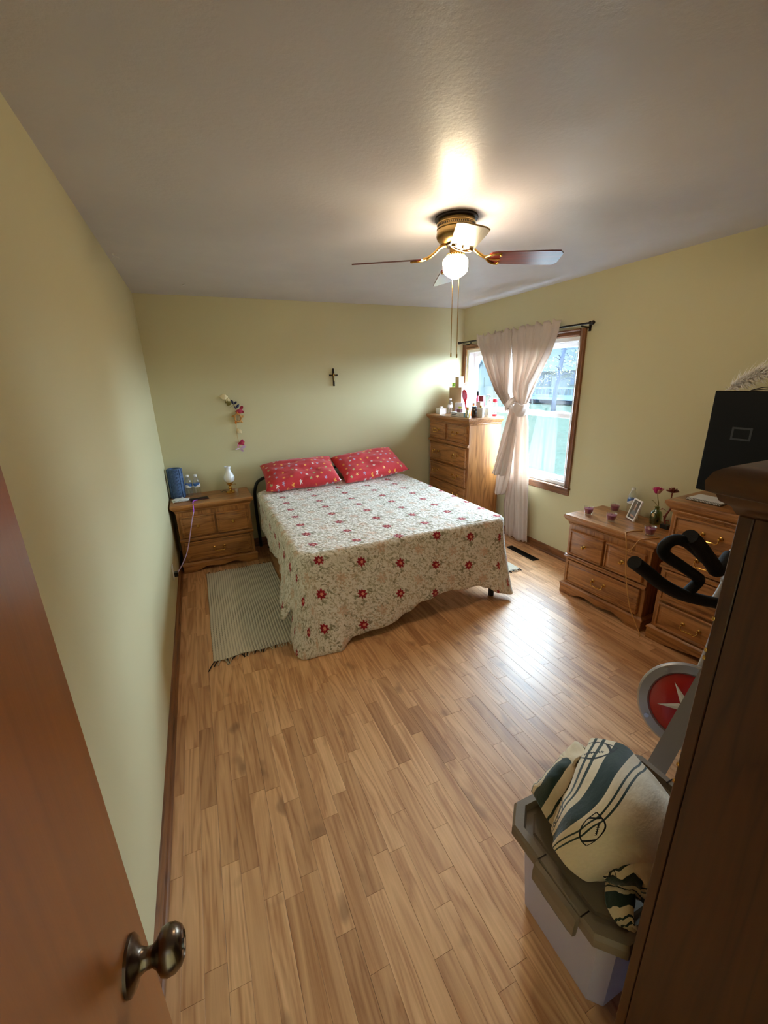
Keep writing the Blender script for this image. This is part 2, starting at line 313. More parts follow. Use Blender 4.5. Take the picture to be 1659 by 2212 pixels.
# ---------------------------------------------------------------- mesh builder
class MB:
    def __init__(s): s.v = []; s.f = []; s.m = []; s.uv = {}; s.a = []
    def add(s, vs, fs, mi=0, uvs=None, rnd=None):
        o = len(s.v); s.v += [tuple(p) for p in vs]
        for f in fs:
            s.f.append(tuple(i+o for i in f)); s.m.append(mi); s.a.append(rnd if rnd is not None else 0)
        if uvs:
            for i, t in enumerate(uvs): s.uv[o+i] = t
        return s
    def box(s, a, b, bev=0, mi=0, rnd=None):
        x0, y0, z0 = a; x1, y1, z1 = b
        if bev <= 0:
            vs = [(x, y, z) for z in (z0, z1) for y in (y0, y1) for x in (x0, x1)]
            return s.add(vs, [(0, 2, 3, 1), (4, 5, 7, 6), (0, 1, 5, 4), (2, 6, 7, 3), (0, 4, 6, 2), (1, 3, 7, 5)], mi, None, rnd)
        vs = []; idx = {}
        for kx, X in ((0, x0), (1, x1)):
            for ky, Y in ((0, y0), (1, y1)):
                for kz, Z in ((0, z0), (1, z1)):
                    sx, sy, sz = (1-2*kx)*bev, (1-2*ky)*bev, (1-2*kz)*bev
                    for ax in range(3):
                        p = [X+sx, Y+sy, Z+sz]; p[ax] = (X, Y, Z)[ax]
                        idx[(kx, ky, kz, ax)] = len(vs); vs.append(tuple(p))
        fs = []
        for ax in range(3):
            o1, o2 = [(1, 2), (2, 0), (0, 1)][ax]
            for k in (0, 1):
                q = []
                for (i, j) in ((0, 0), (1, 0), (1, 1), (0, 1)):
                    kk = [0, 0, 0]; kk[ax] = k; kk[o1] = i; kk[o2] = j; q.append(idx[(*kk, ax)])
                fs.append(tuple(q) if k else tuple(reversed(q)))
        for ax in range(3):
            o1, o2 = [(1, 2), (2, 0), (0, 1)][ax]
            for i in (0, 1):
                for j in (0, 1):
                    def K(e, a_):
                        kk = [0, 0, 0]; kk[ax] = e; kk[o1] = i; kk[o2] = j; return idx[(*kk, a_)]
                    q = [K(0, o1), K(1, o1), K(1, o2), K(0, o2)]
                    fs.append(tuple(q) if i != j else tuple(reversed(q)))
        for kx in (0, 1):
            for ky in (0, 1):
                for kz in (0, 1):
                    q = [idx[(kx, ky, kz, a_)] for a_ in range(3)]
                    fs.append(tuple(q) if (kx+ky+kz) % 2 else tuple(reversed(q)))
        return s.add(vs, fs, mi, None, rnd)
    def rings(s, rs, mi=0, closed=True, cap0=True, cap1=True, uvs=None, loop=False):
        n = len(rs[0]); vs = [p for r in rs for p in r]; fs = []; nn = n if closed else n-1
        L = len(rs); LL = L if loop else L-1
        for i in range(LL):
            for j in range(nn):
                a, b = i*n+j, i*n+(j+1) % n; c, d = ((i+1) % L)*n+(j+1) % n, ((i+1) % L)*n+j
                fs.append((a, b, c, d))
        if not loop and closed:
            if cap0: fs.append(tuple(reversed(range(n))))
            if cap1: fs.append(tuple(range((L-1)*n, L*n)))
        return s.add(vs, fs, mi, uvs)
    def tube(s, path, r, n=8, mi=0, loop=False):
        P = [Vector(p) for p in path]; L = len(P); rr = r if isinstance(r, (list, tuple)) else [r]*L
        up = None; rs = []
        for i, p in enumerate(P):
            t = (P[(i+1) % L]-P[i-1]) if (loop or 0 < i < L-1) else (P[1]-P[0] if i == 0 else P[-1]-P[-2])
            t.normalize()
            if up is None: up = Vector((0, 0, 1)) if abs(t.z) < .9 else Vector((1, 0, 0))
            u = up-t*up.dot(t)
            if u.length < 1e-6: u = t.orthogonal()
            u.normalize(); w_ = t.cross(u); up = u
            rs.append([tuple(p+(u*cos(2*pi*k/n)+w_*sin(2*pi*k/n))*rr[i]) for k in range(n)])
        return s.rings(rs, mi, loop=loop)
    def lathe(s, prof, n=20, c=(0, 0, 0), mi=0, axis=2, cap=True, wav=None):
        rs = []
        for i, (r, z) in enumerate(prof):
            ring = []
            for k in range(n):
                a = 2*pi*k/n; q = r*(1+(wav(a, i) if wav else 0)); p = (q*cos(a), q*sin(a), z)
                if axis == 0: p = (p[2], p[0], p[1])
                elif axis == 1: p = (p[1], p[2], p[0])
                ring.append((p[0]+c[0], p[1]+c[1], p[2]+c[2]))
            rs.append(ring)
        return s.rings(rs, mi, cap0=cap, cap1=cap)
    def prism(s, poly, fn, t0, t1, mi=0):
        n = len(poly); a = [fn(p[0], p[1], t0) for p in poly]; b = [fn(p[0], p[1], t1) for p in poly]
        return s.rings([a, b], mi)
    def grid(s, fn, nu, nv, mi=0, uvf=None, closed_u=False):
        vs = []; uvs = []
        for j in range(nv+1):
            for i in range(nu+1):
                u, v = i/nu, j/nv; vs.append(tuple(fn(u, v))); uvs.append(uvf(u, v) if uvf else (u, v))
        fs = [(j*(nu+1)+i, j*(nu+1)+i+1, (j+1)*(nu+1)+i+1, (j+1)*(nu+1)+i) for j in range(nv) for i in range(nu)]
        return s.add(vs, fs, mi, uvs)
    def build(s, name, mats, parent=None, smooth=40, thick=0, fix=True):
        me = bpy.data.meshes.new(name); me.from_pydata(s.v, [], s.f)
        mats = mats if isinstance(mats, (list, tuple)) else [mats]
        for m in mats: me.materials.append(m)
        if len(mats) > 1: me.polygons.foreach_set('material_index', s.m)
        if s.uv:
            l = me.uv_layers.new(name='UVMap')
            for lp in me.loops: l.data[lp.index].uv = s.uv.get(lp.vertex_index, (0, 0))
        if any(s.a):
            at = me.attributes.new('rnd', 'FLOAT', 'FACE'); at.data.foreach_set('value', [float(x) for x in s.a])
        if fix:
            import bmesh
            bm = bmesh.new(); bm.from_mesh(me); bmesh.ops.recalc_face_normals(bm, faces=bm.faces); bm.to_mesh(me); bm.free()
        if smooth:
            me.polygons.foreach_set('use_smooth', [True]*len(me.polygons))
            if smooth < 170: me.set_sharp_from_angle(angle=R(smooth))
        o = bpy.data.objects.new(name, me); COL.objects.link(o)
        if parent: o.parent = parent
        if thick:
            md = o.modifiers.new('solid', 'SOLIDIFY'); md.thickness = thick; md.offset = 0
        return o
def tag(o, label, cat, group=None):
    o['label'] = label; o['category'] = cat
    if group: o['group'] = group
    return o
def thing(name, label, cat, loc=(0, 0, 0), rz=0, group=None):
    o = bpy.data.objects.new(name, None); COL.objects.link(o); o.location = loc; o.rotation_euler = (0, 0, rz); o.empty_display_size = .1
    return tag(o, label, cat, group)
def setting(name, loc=(0, 0, 0)):
    o = bpy.data.objects.new(name, None); COL.objects.link(o); o.location = loc; o['kind'] = 'structure'; return o
def struct(name, mb, mats, parent=None, **k):
    o = mb.build(name, mats, parent, **k)
    if not parent: o['kind'] = 'structure'
    return o
def stuff(o): o['kind'] = 'stuff'; return o
def dup(root, loc, rz, label, group=None):
    r = root.copy(); COL.objects.link(r); r.location = loc; r.rotation_euler = (0, 0, rz); r['label'] = label
    if group: r['group'] = group
    for ch in list(root.children):
        c = ch.copy(); COL.objects.link(c); c.parent = r
        for g in list(ch.children):
            d = g.copy(); COL.objects.link(d); d.parent = c
    return r
def arc(c, r, a0, a1, n, ax=(0, 1)):
    out = []
    for i in range(n+1):
        a = a0+(a1-a0)*i/n; p = list(c); p[ax[0]] += r*cos(a); p[ax[1]] += r*sin(a); out.append(tuple(p))
    return out
def spline(P, n=8):
    P = [Vector(p) for p in P]; out = []
    for i in range(len(P)-1):
        p0, p1, p2, p3 = P[max(i-1, 0)], P[i], P[i+1], P[min(i+2, len(P)-1)]
        for k in range(n):
            t = k/n; out.append(.5*((2*p1)+(p2-p0)*t+(2*p0-5*p1+4*p2-p3)*t*t+(3*p1-p0-3*p2+p3)*t**3))
    out.append(P[-1]); return out

# ---------------------------------------------------------------- room shell
RW, BW, CE, NW = 3.355, 4.44, 2.44, -.18
WY0, WY1, WZ0, WZ1 = 2.742, 4.372, .705, 1.99       # window opening
def room():
    struct('wall_left', MB().box((-.12, NW-.12, -.1), (0, BW+.12, CE+.1)), WALL)
    struct('wall_back', MB().box((-.12, BW, -.1), (RW+.16, BW+.12, CE+.1)), WALL)
    m = MB()
    m.box((RW, NW-.12, -.1), (RW+.16, WY0, CE+.1)).box((RW, WY1, -.1), (RW+.16, BW, CE+.1)).box((RW, WY0, -.1), (RW+.16, WY1, WZ0)).box((RW, WY0, WZ1), (RW+.16, WY1, CE+.1))
    struct('wall_right', m, WALL)
    m = MB(); dx0, dx1 = .10, .86
    m.box((0, NW-.12, -.1), (dx0, NW, CE+.1)).box((dx1, NW-.12, -.1), (RW, NW, CE+.1)).box((dx0, NW-.12, 2.05), (dx1, NW, CE+.1))
    struct('wall_near', m, WALL)
    # hallway behind the doorway closes the room
    m = MB(); y0, y1 = NW-1.3, NW-.12
    m.box((-.3, y0-.1, -.1), (1.4, y0, CE+.1)).box((-.4, y0-.1, -.1), (-.3, y1, CE+.1)).box((1.4, y0-.1, -.1), (1.5, y1, CE+.1))
    struct('wall_hallway', m, WALL)
    struct('ceiling', MB().box((-.5, NW-1.5, CE), (RW+.16, BW+.12, CE+.1)), CEILM)
    struct('trim_1', MB().box((.86, NW, 0), (.92, NW+.015, 2.11)).box((.04, NW, 2.05), (.92, NW+.015, 2.11)), TRIMW[2])
    # baseboards with shoe moulding
    pr = [(0, 0), (.024, 0), (.024, .010), (.018, .020), (.011, .022), (.011, .066), (.007, .080), (0, .083)]
    struct('baseboard_left', MB().prism(pr, lambda a, b, t: (a, t, b), NW, BW), TRIMW[1])
    struct('baseboard_right', MB().prism(pr, lambda a, b, t: (RW-a, t, b), NW, BW), TRIMW[1])
    struct('baseboard_back', MB().prism(pr, lambda a, b, t: (t, BW-a, b), 0, RW), TRIMW[0])
    return m
def flakes():
    c = [o for o in COL.objects if o.name == 'ceiling'][0]; rng = random.Random(8)
    for (x, y) in ((.035, 3.28), (.05, 3.22), (.42, 3.95)):
        m = MB(); vs = [(x+rng.uniform(-.03, .03), y+rng.uniform(-.03, .03), CE-.001-rng.uniform(0, .016)) for _ in range(3)]+[(x, y, CE-.001)]
        m.add(vs, [(0, 1, 3), (1, 2, 3)]); m.build('paint_flake', PAPER, c, smooth=0, thick=.001, fix=False)
room(); flakes()
def floor():
    fl = struct('floor', MB().box((-.5, NW-1.5, -.1), (RW+.16, BW+.12, -.008)), plain('floor_underlay', srgb(70, 42, 20), .9))
    W = .0645; x = .0; row = 0; P = []
    rng = random.Random(3)
    while x < RW:
        y = NW-.12-rng.random()*.4
        while y < BW:
            L = rng.choice((.30, .36, .42, .48, .54)) + rng.random()*.05
            P.append((x, max(y, NW-.12), min(x+W, RW), min(y+L, BW), row)); y += L
        x += W; row += 1
    def size(p):
        cx_, cy_ = (p[0]+p[2])/2-CAM[0], (p[1]+p[3])/2-CAM[1]; dep = cy_*cos(YAW)+cx_*sin(YAW)
        lat = abs(cx_*cos(YAW)-cy_*sin(YAW))
        hid = (p[2] > .84 and p[0] < 2.3 and p[1] > 2.45) or p[3] < .15 or p[1] > 4.0 or (p[2] > 2.95 and p[1] < 2.2)
        if dep < .2 or hid or lat > dep*1.1: return 0
        return 1/(dep*dep+2.6)
    P.sort(key=size, reverse=True)
    rest = MB()
    for i, p in enumerate(P):
        g0 = .0006 if p[4] % 3 == 0 else .0002; ge = .0003
        # every third strip starts a new laminate board: its edge joint is wider
        a, b = (p[0]+g0, p[1]+ge, -.008), (p[2]-.0002, p[3]-ge, rng.uniform(-.0002, .0002))
        r_ = .02+.96*rng.random()
        if i < 298:
            MB().box(a, b, .0004, 0, r_).build('plank', FLOORW, fl, smooth=0, fix=False)
        else: rest.box(a, b, .0004, 0, r_)
    stuff(rest.build('plank_field', FLOORW, fl, smooth=0, fix=False))
floor()

# ---------------------------------------------------------------- window, curtain, outdoors
def window():
    w_ = setting('window_1', (RW, WY0, WZ0))
    def bx(nm, a, b, m, bev=.002): 
        o = MB().box(a, b, bev).build(nm, m, None, smooth=0); o.parent = w_; o.matrix_parent_inverse = Matrix.Translation((-RW, -WY0, -WZ0)); return o
    T = .058; x0 = RW-.02
    def casing(nm, y0, y1, z0, z1, vert, mat):
        m = MB()
        if vert:
            out = y0 < WY0
            prof = [(0, 0), (0, -.012), (.012, -.019), (.022, -.014), (.040, -.014), (.048, -.020), (T, -.020), (T, 0)]
            pr = [((y1-a) if out else (y0+a), RW+b) for a, b in prof]
            m.prism(pr, lambda a, b, t: (b, a, t), z0, z1)
        else:
            prof = [(0, 0), (0, -.012), (.012, -.019), (.022, -.014), (.040, -.014), (.048, -.020), (T, -.020), (T, 0)]
            m.prism([(z0+a, RW+b) for a, b in prof], lambda a, b, t: (b, t, a), y0, y1)
        o = m.build(nm, mat, None, smooth=0); o.parent = w_; o.matrix_parent_inverse = Matrix.Translation((-RW, -WY0, -WZ0)); return o
    casing('casing', WY0-T, WY0, WZ0, WZ1+T, True, TRIMW[2]); casing('casing', WY1, WY1+T, WZ0, WZ1+T, True, TRIMW[2])
    casing('casing', WY0, WY1, WZ1, WZ1+T, False, TRIMW[1])
    bx('window_sill', (RW-.035, WY0-T-.008, WZ0-.022), (RW+.04, WY1+T+.004, WZ0), TRIMW[1], .005)
    bx('apron', (RW-.016, WY0-T, WZ0-.075), (RW-.0005, WY1+T, WZ0-.022), TRIMW[1], .004)
    F = MB(); d0, d1 = RW+.012, RW+.15; t = .030
    F.box((d0, WY0, WZ0), (d1, WY0+t, WZ1)).box((d0, WY1-t, WZ0), (d1, WY1, WZ1)).box((d0, WY0+t, WZ1-t), (d1, WY1-t, WZ1)).box((d0, WY0+t, WZ0), (d1, WY1-t, WZ0+t))
    ym = (WY0+WY1)/2
    F.box((d0, ym-.045, WZ0+t), (d1, ym+.045, WZ1-t))
    o = F.build('window_frame', VINYL, None, smooth=0); o.parent = w_; o.matrix_parent_inverse = Matrix.Translation((-RW, -WY0, -WZ0))
    zm = 1.335
    for (a, b) in ((WY0+t, ym-.045), (ym+.045, WY1-t)):
        for nm, z0, z1, xa, xb in (('lower_sash', WZ0+t, zm+.02, RW+.045, RW+.08), ('upper_sash', zm-.02, WZ1-t, RW+.085, RW+.12)):
            s = .042; m = MB()
            m.box((xa, a, z0), (xb, a+s, z1), .004).box((xa, b-s, z0), (xb, b, z1), .004).box((xa, a+s, z0), (xb, b-s, z0+s), .004).box((xa, a+s, z1-s), (xb, b-s, z1), .004)
            if nm == 'lower_sash':
                for q in (.28, .72): m.box((xa-.012, a+(b-a)*q-.03, z1-.006), (xb-.01, a+(b-a)*q+.03, z1+.012), .004)
            o = m.build(nm, VINYL, None, smooth=0); o.parent = w_; o.matrix_parent_inverse = Matrix.Translation((-RW, -WY0, -WZ0))
            xg = (xa+xb)/2
            g = MB().box((xg-.002, a+s, z0+s), (xg+.002, b-s, z1-s)).build('pane', GLASS, None, smooth=0); g.parent = o; g.matrix_parent_inverse = Matrix.Identity(4)
window()
def curtain_rod():
    t = thing('curtain_rod', 'thin dark bronze curtain rod with small end knobs above the window', 'curtain rod')
    X, Z = 3.255, 2.068; r = .008
    MB().tube([(X, 2.585, Z), (X, 4.36, Z)], r, 10).build('rod', BRONZE, t)
    for y, s in ((2.585, -1), (4.36, 1)):
        m = MB(); m.lathe([(.008, 0), (.014, .004), (.014, .012), (.009, .018), (.015, .028), (.016, .036), (.010, .046), (.002, .049)], 14, (0, 0, 0), 0, 1)
        m.v = [(p[0]+X, y+s*p[1], p[2]+Z) for p in m.v]; m.build('finial', BRONZE, t)
    for y in (2.66, 4.30):
        MB().tube([(RW-.001, y, Z-.02), (RW-.03, y, Z-.02), (X, y, Z-.014)], .006, 8).box((RW-.004, y-.012, Z-.05), (RW, y+.012, Z+.01), .001).build('bracket', BRONZE, t)
curtain_rod()
def curtain():
    t = thing('curtain', 'beige curtain with ruffled top tied in a knot before the window', 'curtain')
    def strip(nm, rows, nf, nu=48, nv=40, x0=3.245, ph=0.0, gath=None):
        # rows: (v, yL, zL, yR, zR, amp, dx)
        def at(v):
            for a, b in zip(rows, rows[1:]):
                if v <= b[0]+1e-9:
                    k = (v-a[0])/(b[0]-a[0]); k = k*k*(3-2*k)*.35+k*.65
                    return [p+(q-p)*k for p, q in zip(a[1:], b[1:])]
            return rows[-1][1:]
        def fn(u, v):
            yl, zl, yr, zr, amp, dx = at(v)
            w_ = .5+.5*sin(2*pi*nf*u+ph+1.2*sin(3.1*v+u*4)); w2 = sin(2*pi*nf*2.3*u+ph*2+v*2)
            env = (sin(pi*min(max(u, 0), 1))**.35)
            uu = u+.010*sin(2*pi*nf*u+ph)
            return (x0+dx+amp*(w_-.5)*1.6*(.5+.5*env)+amp*.3*w2, yl+(yr-yl)*uu, zl+(zr-zl)*uu+(.004*w2 if v > .97 else 0)+(.013*(1-v/.045)*(sin(37*u+ph*3)+.7*sin(61*u+2*ph)) if v < .045 and zl > 1.9 else 0))
        return MB().grid(fn, nu, nv).build(nm, CURT, t, smooth=180, thick=.003, fix=False)
    # upper panels (left edge is the one further along the wall)
    strip('panel', [(0, 4.02, 2.105, 3.44, 2.118, .022, -.024), (.045, 4.015, 2.068, 3.44, 2.078, .008, -.024), (.10, 4.0, 2.02, 3.44, 2.03, .014, -.024), (.35, 3.87, 1.82, 3.43, 1.80, .045, -.01), (.7, 3.62, 1.56, 3.40, 1.53, .055, -.02), (1, 3.42, 1.36, 3.32, 1.40, .03, -.03)], 6, 90, 50, ph=.4)
    strip('panel', [(0, 3.46, 2.115, 2.855, 2.125, .022, -.024), (.045, 3.46, 2.078, 2.865, 2.078, .008, -.024), (.10, 3.46, 2.03, 2.87, 2.04, .014, -.024), (.35, 3.41, 1.80, 2.95, 1.88, .045, -.01), (.7, 3.35, 1.55, 3.11, 1.62, .055, -.02), (1, 3.30, 1.41, 3.18, 1.44, .03, -.02)], 6, 90, 50, ph=1.7)
    # knot: a band wrapped round the gathered cloth
    def kn(u, v):
        a = 2*pi*u; rx, ry = .050, .066; b = 1+.07*sin(5*a+4*v)+.14*sin(pi*v)
        return (3.205+rx*cos(a)*b, 3.225+ry*sin(a)*b+.02*(v-.5), 1.452-.110*v+.022*sin(a+.5)+.006*sin(3*a))
    MB().grid(kn, 32, 12).build('knot', CURT, t, smooth=180, thick=.004, fix=False)
    def fl(u, v):   # fold running from the left panel up into the knot
        y = 3.41-.14*u; z = 1.385+.085*u+.012*sin(pi*u)-.085*(v-.5)*(1-.25*u)
        return (3.165-.012*sin(pi*u)+.006*sin(9*v+4*u), y, z)
    MB().grid(fl, 18, 10).build('knot_wrap', CURT, t, smooth=180, thick=.004, fix=False)
    # tails
    strip('tail', [(0, 3.38, 1.40, 3.27, 1.40, .02, -.05), (.2, 3.41, 1.24, 3.27, 1.22, .022, -.07), (.6, 3.48, .93, 3.31, .93, .026, -.09), (1, 3.535, .705, 3.33, .715, .028, -.105)], 2.2, 30, 26, ph=.6)
    strip('tail', [(0, 3.36, 1.38, 3.28, 1.38, .015, -.03), (.3, 3.41, 1.10, 3.29, 1.10, .02, -.04), (.75, 3.50, .70, 3.31, .72, .022, -.06), (.93, 3.52, .49, 3.34, .56, .022, -.065), (1, 3.51, .475, 3.36, .51, .02, -.065)], 2.0, 30, 26, ph=2.0)
    strip('tail', [(0, 3.29, 1.36, 3.17, 1.36, .022, -.02), (.12, 3.31, 1.22, 3.14, 1.22, .028, -.02), (.5, 3.32, .78, 3.10, .75, .026, .0), (1, 3.245, .032, 3.06, .06, .022, .02)], 2.4, 30, 34, ph=1.1)
    strip('tail', [(0, 3.36, 1.30, 3.27, 1.30, .012, .04), (.4, 3.44, .85, 3.26, .85, .016, .045), (.75, 3.50, .34, 3.25, .34, .018, .045), (1, 3.43, .022, 3.26, .035, .018, .045)], 2.0, 30, 34, ph=.2)
curtain()
def outdoors():
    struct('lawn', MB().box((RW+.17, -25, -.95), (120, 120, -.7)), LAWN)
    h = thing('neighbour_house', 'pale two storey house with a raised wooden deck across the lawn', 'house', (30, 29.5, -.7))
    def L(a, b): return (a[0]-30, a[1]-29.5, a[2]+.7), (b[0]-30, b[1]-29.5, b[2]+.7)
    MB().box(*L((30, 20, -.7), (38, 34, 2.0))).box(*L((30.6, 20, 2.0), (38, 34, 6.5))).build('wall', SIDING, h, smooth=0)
    MB().box(*L((29.2, 19.6, 2.0), (30.9, 34.3, 2.12))).build('porch_roof', SLATE, h, smooth=0)
    def win(x, y0, y1, z0, z1):
        m = MB(); a, b = L((x-.06, y0-.09, z0-.09), (x, y1+.09, z1+.09)); m.box(a, b)
        o = m.build('window_frame', SIDING, h, smooth=0)
        zc = (z0+z1)/2; p = MB()
        for q0, q1 in ((z0, zc-.03), (zc+.03, z1)): p.box(*L((x-.075, y0, q0), (x-.06, y1, q1)))
        p.build('window_pane', DKWIN, o, smooth=0)
    win(30, 29.9, 30.55, .92, 1.62); win(30, 30.9, 31.4, .92, 1.62); win(30, 26.6, 27.6, .9, 1.95); win(30.6, 28.1, 28.6, 2.95, 3.6); win(30.6, 27.0, 27.7, 2.9, 3.6)
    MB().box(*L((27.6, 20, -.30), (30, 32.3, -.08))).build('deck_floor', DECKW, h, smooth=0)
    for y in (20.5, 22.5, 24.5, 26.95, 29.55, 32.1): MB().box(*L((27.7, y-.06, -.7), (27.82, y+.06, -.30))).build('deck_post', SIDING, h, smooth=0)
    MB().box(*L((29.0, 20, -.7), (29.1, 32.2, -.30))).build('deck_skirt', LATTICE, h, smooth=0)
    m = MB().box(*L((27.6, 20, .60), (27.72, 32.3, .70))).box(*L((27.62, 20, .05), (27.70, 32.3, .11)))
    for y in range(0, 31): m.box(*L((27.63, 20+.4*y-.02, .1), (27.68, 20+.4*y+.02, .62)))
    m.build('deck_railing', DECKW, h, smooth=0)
    def chair(x, y, lab):
        t = thing('deck_chair', lab, 'chair', (x, y, -.08), 0, 'chairs on the neighbour deck')
        MB().box((-.3, -.3, .32), (.3, .3, .40), .02).build('seat', DECKCHAIR, t, smooth=0); MB().box((.2, -.3, .38), (.3, .3, .95), .03).build('backrest', DECKCHAIR, t, smooth=0)
        for sx in (-.26, .26):
            for sy in (-.26, .26): MB().box((sx-.03, sy-.03, 0), (sx+.03, sy+.03, .33)).build('leg', DECKCHAIR, t, smooth=0)
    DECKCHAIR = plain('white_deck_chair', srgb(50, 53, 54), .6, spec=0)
    chair(28.7, 30.9, 'white deck chair seen through the window left of the bare trunk'); chair(28.7, 28.1, 'white deck chair seen through the window right of the bare trunk')
    g = thing('gabled_house', 'small white house with a steep gable and one window', 'house', (34, 45.5, -.7))
    MB().prism([(-2.3, 0), (2.0, 0), (2.0, 1.9), (-.1, 4.3), (-2.3, 1.9)], lambda a, b, t: (t, a, b), 0, 5).build('wall', SIDING, g, smooth=0)
    for s in (-1, 1):
        e = 2.3 if s > 0 else -2.6
        MB().prism([(-.1, 4.3), (e, 1.62), (e, 1.82), (-.1, 4.52)], lambda a, b, t: (t, a, b), -.25, 5.1).build('roof', SLATE, g, smooth=0)
    o = MB().box((-.06, -.55, 1.2), (0, .35, 2.3)).build('window_frame', SIDING, g, smooth=0); MB().box((-.08, -.4, 1.32), (-.06, .2, 2.18)).build('window_pane', DKWIN, o, smooth=0)
    # trees
    t = thing('bare_tree', 'tree with a straight grey trunk and sparse yellow leaves outside', 'tree', (21.9, 21.3, -.7))
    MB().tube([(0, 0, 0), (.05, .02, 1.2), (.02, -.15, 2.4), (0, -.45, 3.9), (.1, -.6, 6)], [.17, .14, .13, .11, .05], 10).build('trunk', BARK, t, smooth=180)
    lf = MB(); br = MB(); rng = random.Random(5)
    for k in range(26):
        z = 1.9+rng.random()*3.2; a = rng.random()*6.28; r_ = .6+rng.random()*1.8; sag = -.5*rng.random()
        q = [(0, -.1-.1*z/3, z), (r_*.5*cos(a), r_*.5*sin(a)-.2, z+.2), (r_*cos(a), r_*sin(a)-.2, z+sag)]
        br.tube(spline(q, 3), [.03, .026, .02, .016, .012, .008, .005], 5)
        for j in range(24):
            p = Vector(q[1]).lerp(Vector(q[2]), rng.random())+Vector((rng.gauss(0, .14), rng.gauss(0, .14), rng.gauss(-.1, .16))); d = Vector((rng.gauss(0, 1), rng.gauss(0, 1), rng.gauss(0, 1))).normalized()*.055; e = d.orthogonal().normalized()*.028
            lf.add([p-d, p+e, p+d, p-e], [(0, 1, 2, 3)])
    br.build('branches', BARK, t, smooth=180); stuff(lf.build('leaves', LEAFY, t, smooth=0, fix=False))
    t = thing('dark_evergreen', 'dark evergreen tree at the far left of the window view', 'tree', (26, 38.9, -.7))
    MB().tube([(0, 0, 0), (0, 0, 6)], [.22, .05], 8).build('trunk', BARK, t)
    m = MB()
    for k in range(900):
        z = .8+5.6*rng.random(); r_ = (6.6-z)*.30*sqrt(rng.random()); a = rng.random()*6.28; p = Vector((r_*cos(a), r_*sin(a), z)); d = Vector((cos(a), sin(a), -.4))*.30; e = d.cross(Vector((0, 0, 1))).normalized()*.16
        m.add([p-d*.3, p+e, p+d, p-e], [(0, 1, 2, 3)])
    stuff(m.build('foliage', EVERGREEN, t, smooth=0, fix=False))
outdoors()

# ---------------------------------------------------------------- furniture
def rect_rings(mb, prof, x0, x1, d, front=True):
    """stacked mitred rectangles: prof = [(overhang, z)], back stays at y = d"""
    mb.rings([[(x0-o, -o, z), (x1+o, -o, z), (x1+o, d, z), (x0-o, d, z)] for o, z in prof]); return mb
def drawer_front(x0, x1, z0, z1, wood_):
    m = MB(); pr = [(0, .002), (0, -.018), (.004, -.023), (.011, -.024), (.015, -.016), (.020, -.016), (.038, -.024), (.042, -.025)]
    m.rings([[(x0+i, y, z0+i), (x1-i, y, z0+i), (x1-i, y, z1-i), (x0+i, y, z1-i)] for i, y in pr]); return m
def bail(mat, parent, cx_, cz, y, wdt=.09):
    m = MB(); h = wdt/2
    for s in (-1, 1):
        m.lathe([(.012, 0), (.013, -.003), (.008, -.006), (.005, -.012), (.007, -.020), (.004, -.026)], 12, (cx_+s*h, y, cz), 0, 1)
        m.lathe([(.0065, -.012), (.008, -.018), (.0055, -.026), (.001, -.028)], 10, (cx_+s*h, y, cz), 0, 1)
    pts = [(cx_-h, y-.022, cz), (cx_-h*1.02, y-.026, cz-.016), (cx_-h*.74, y-.028, cz-.030), (cx_-h*.5, y-.028, cz-.026), (cx_, y-.029, cz-.028), (cx_+h*.5, y-.028, cz-.026), (cx_+h*.74, y-.028, cz-.030), (cx_+h*1.02, y-.026, cz-.016), (cx_+h, y-.022, cz)]
    sp = spline(pts, 5); n = len(sp); m.tube(sp, [.0032+.0018*math.exp(-((i/n-.5)*5)**2) for i in range(n)], 8)
    return m.build('handle', mat, parent)
def knob(mat, parent, cx_, cz, y):
    m = MB().lathe([(.013, 0), (.013, -.003), (.006, -.006), (.006, -.014), (.012, -.019), (.014, -.025), (.010, -.031), (.002, -.033)], 14, (cx_, y, cz), 0, 1); return m.build('knob', mat, parent)
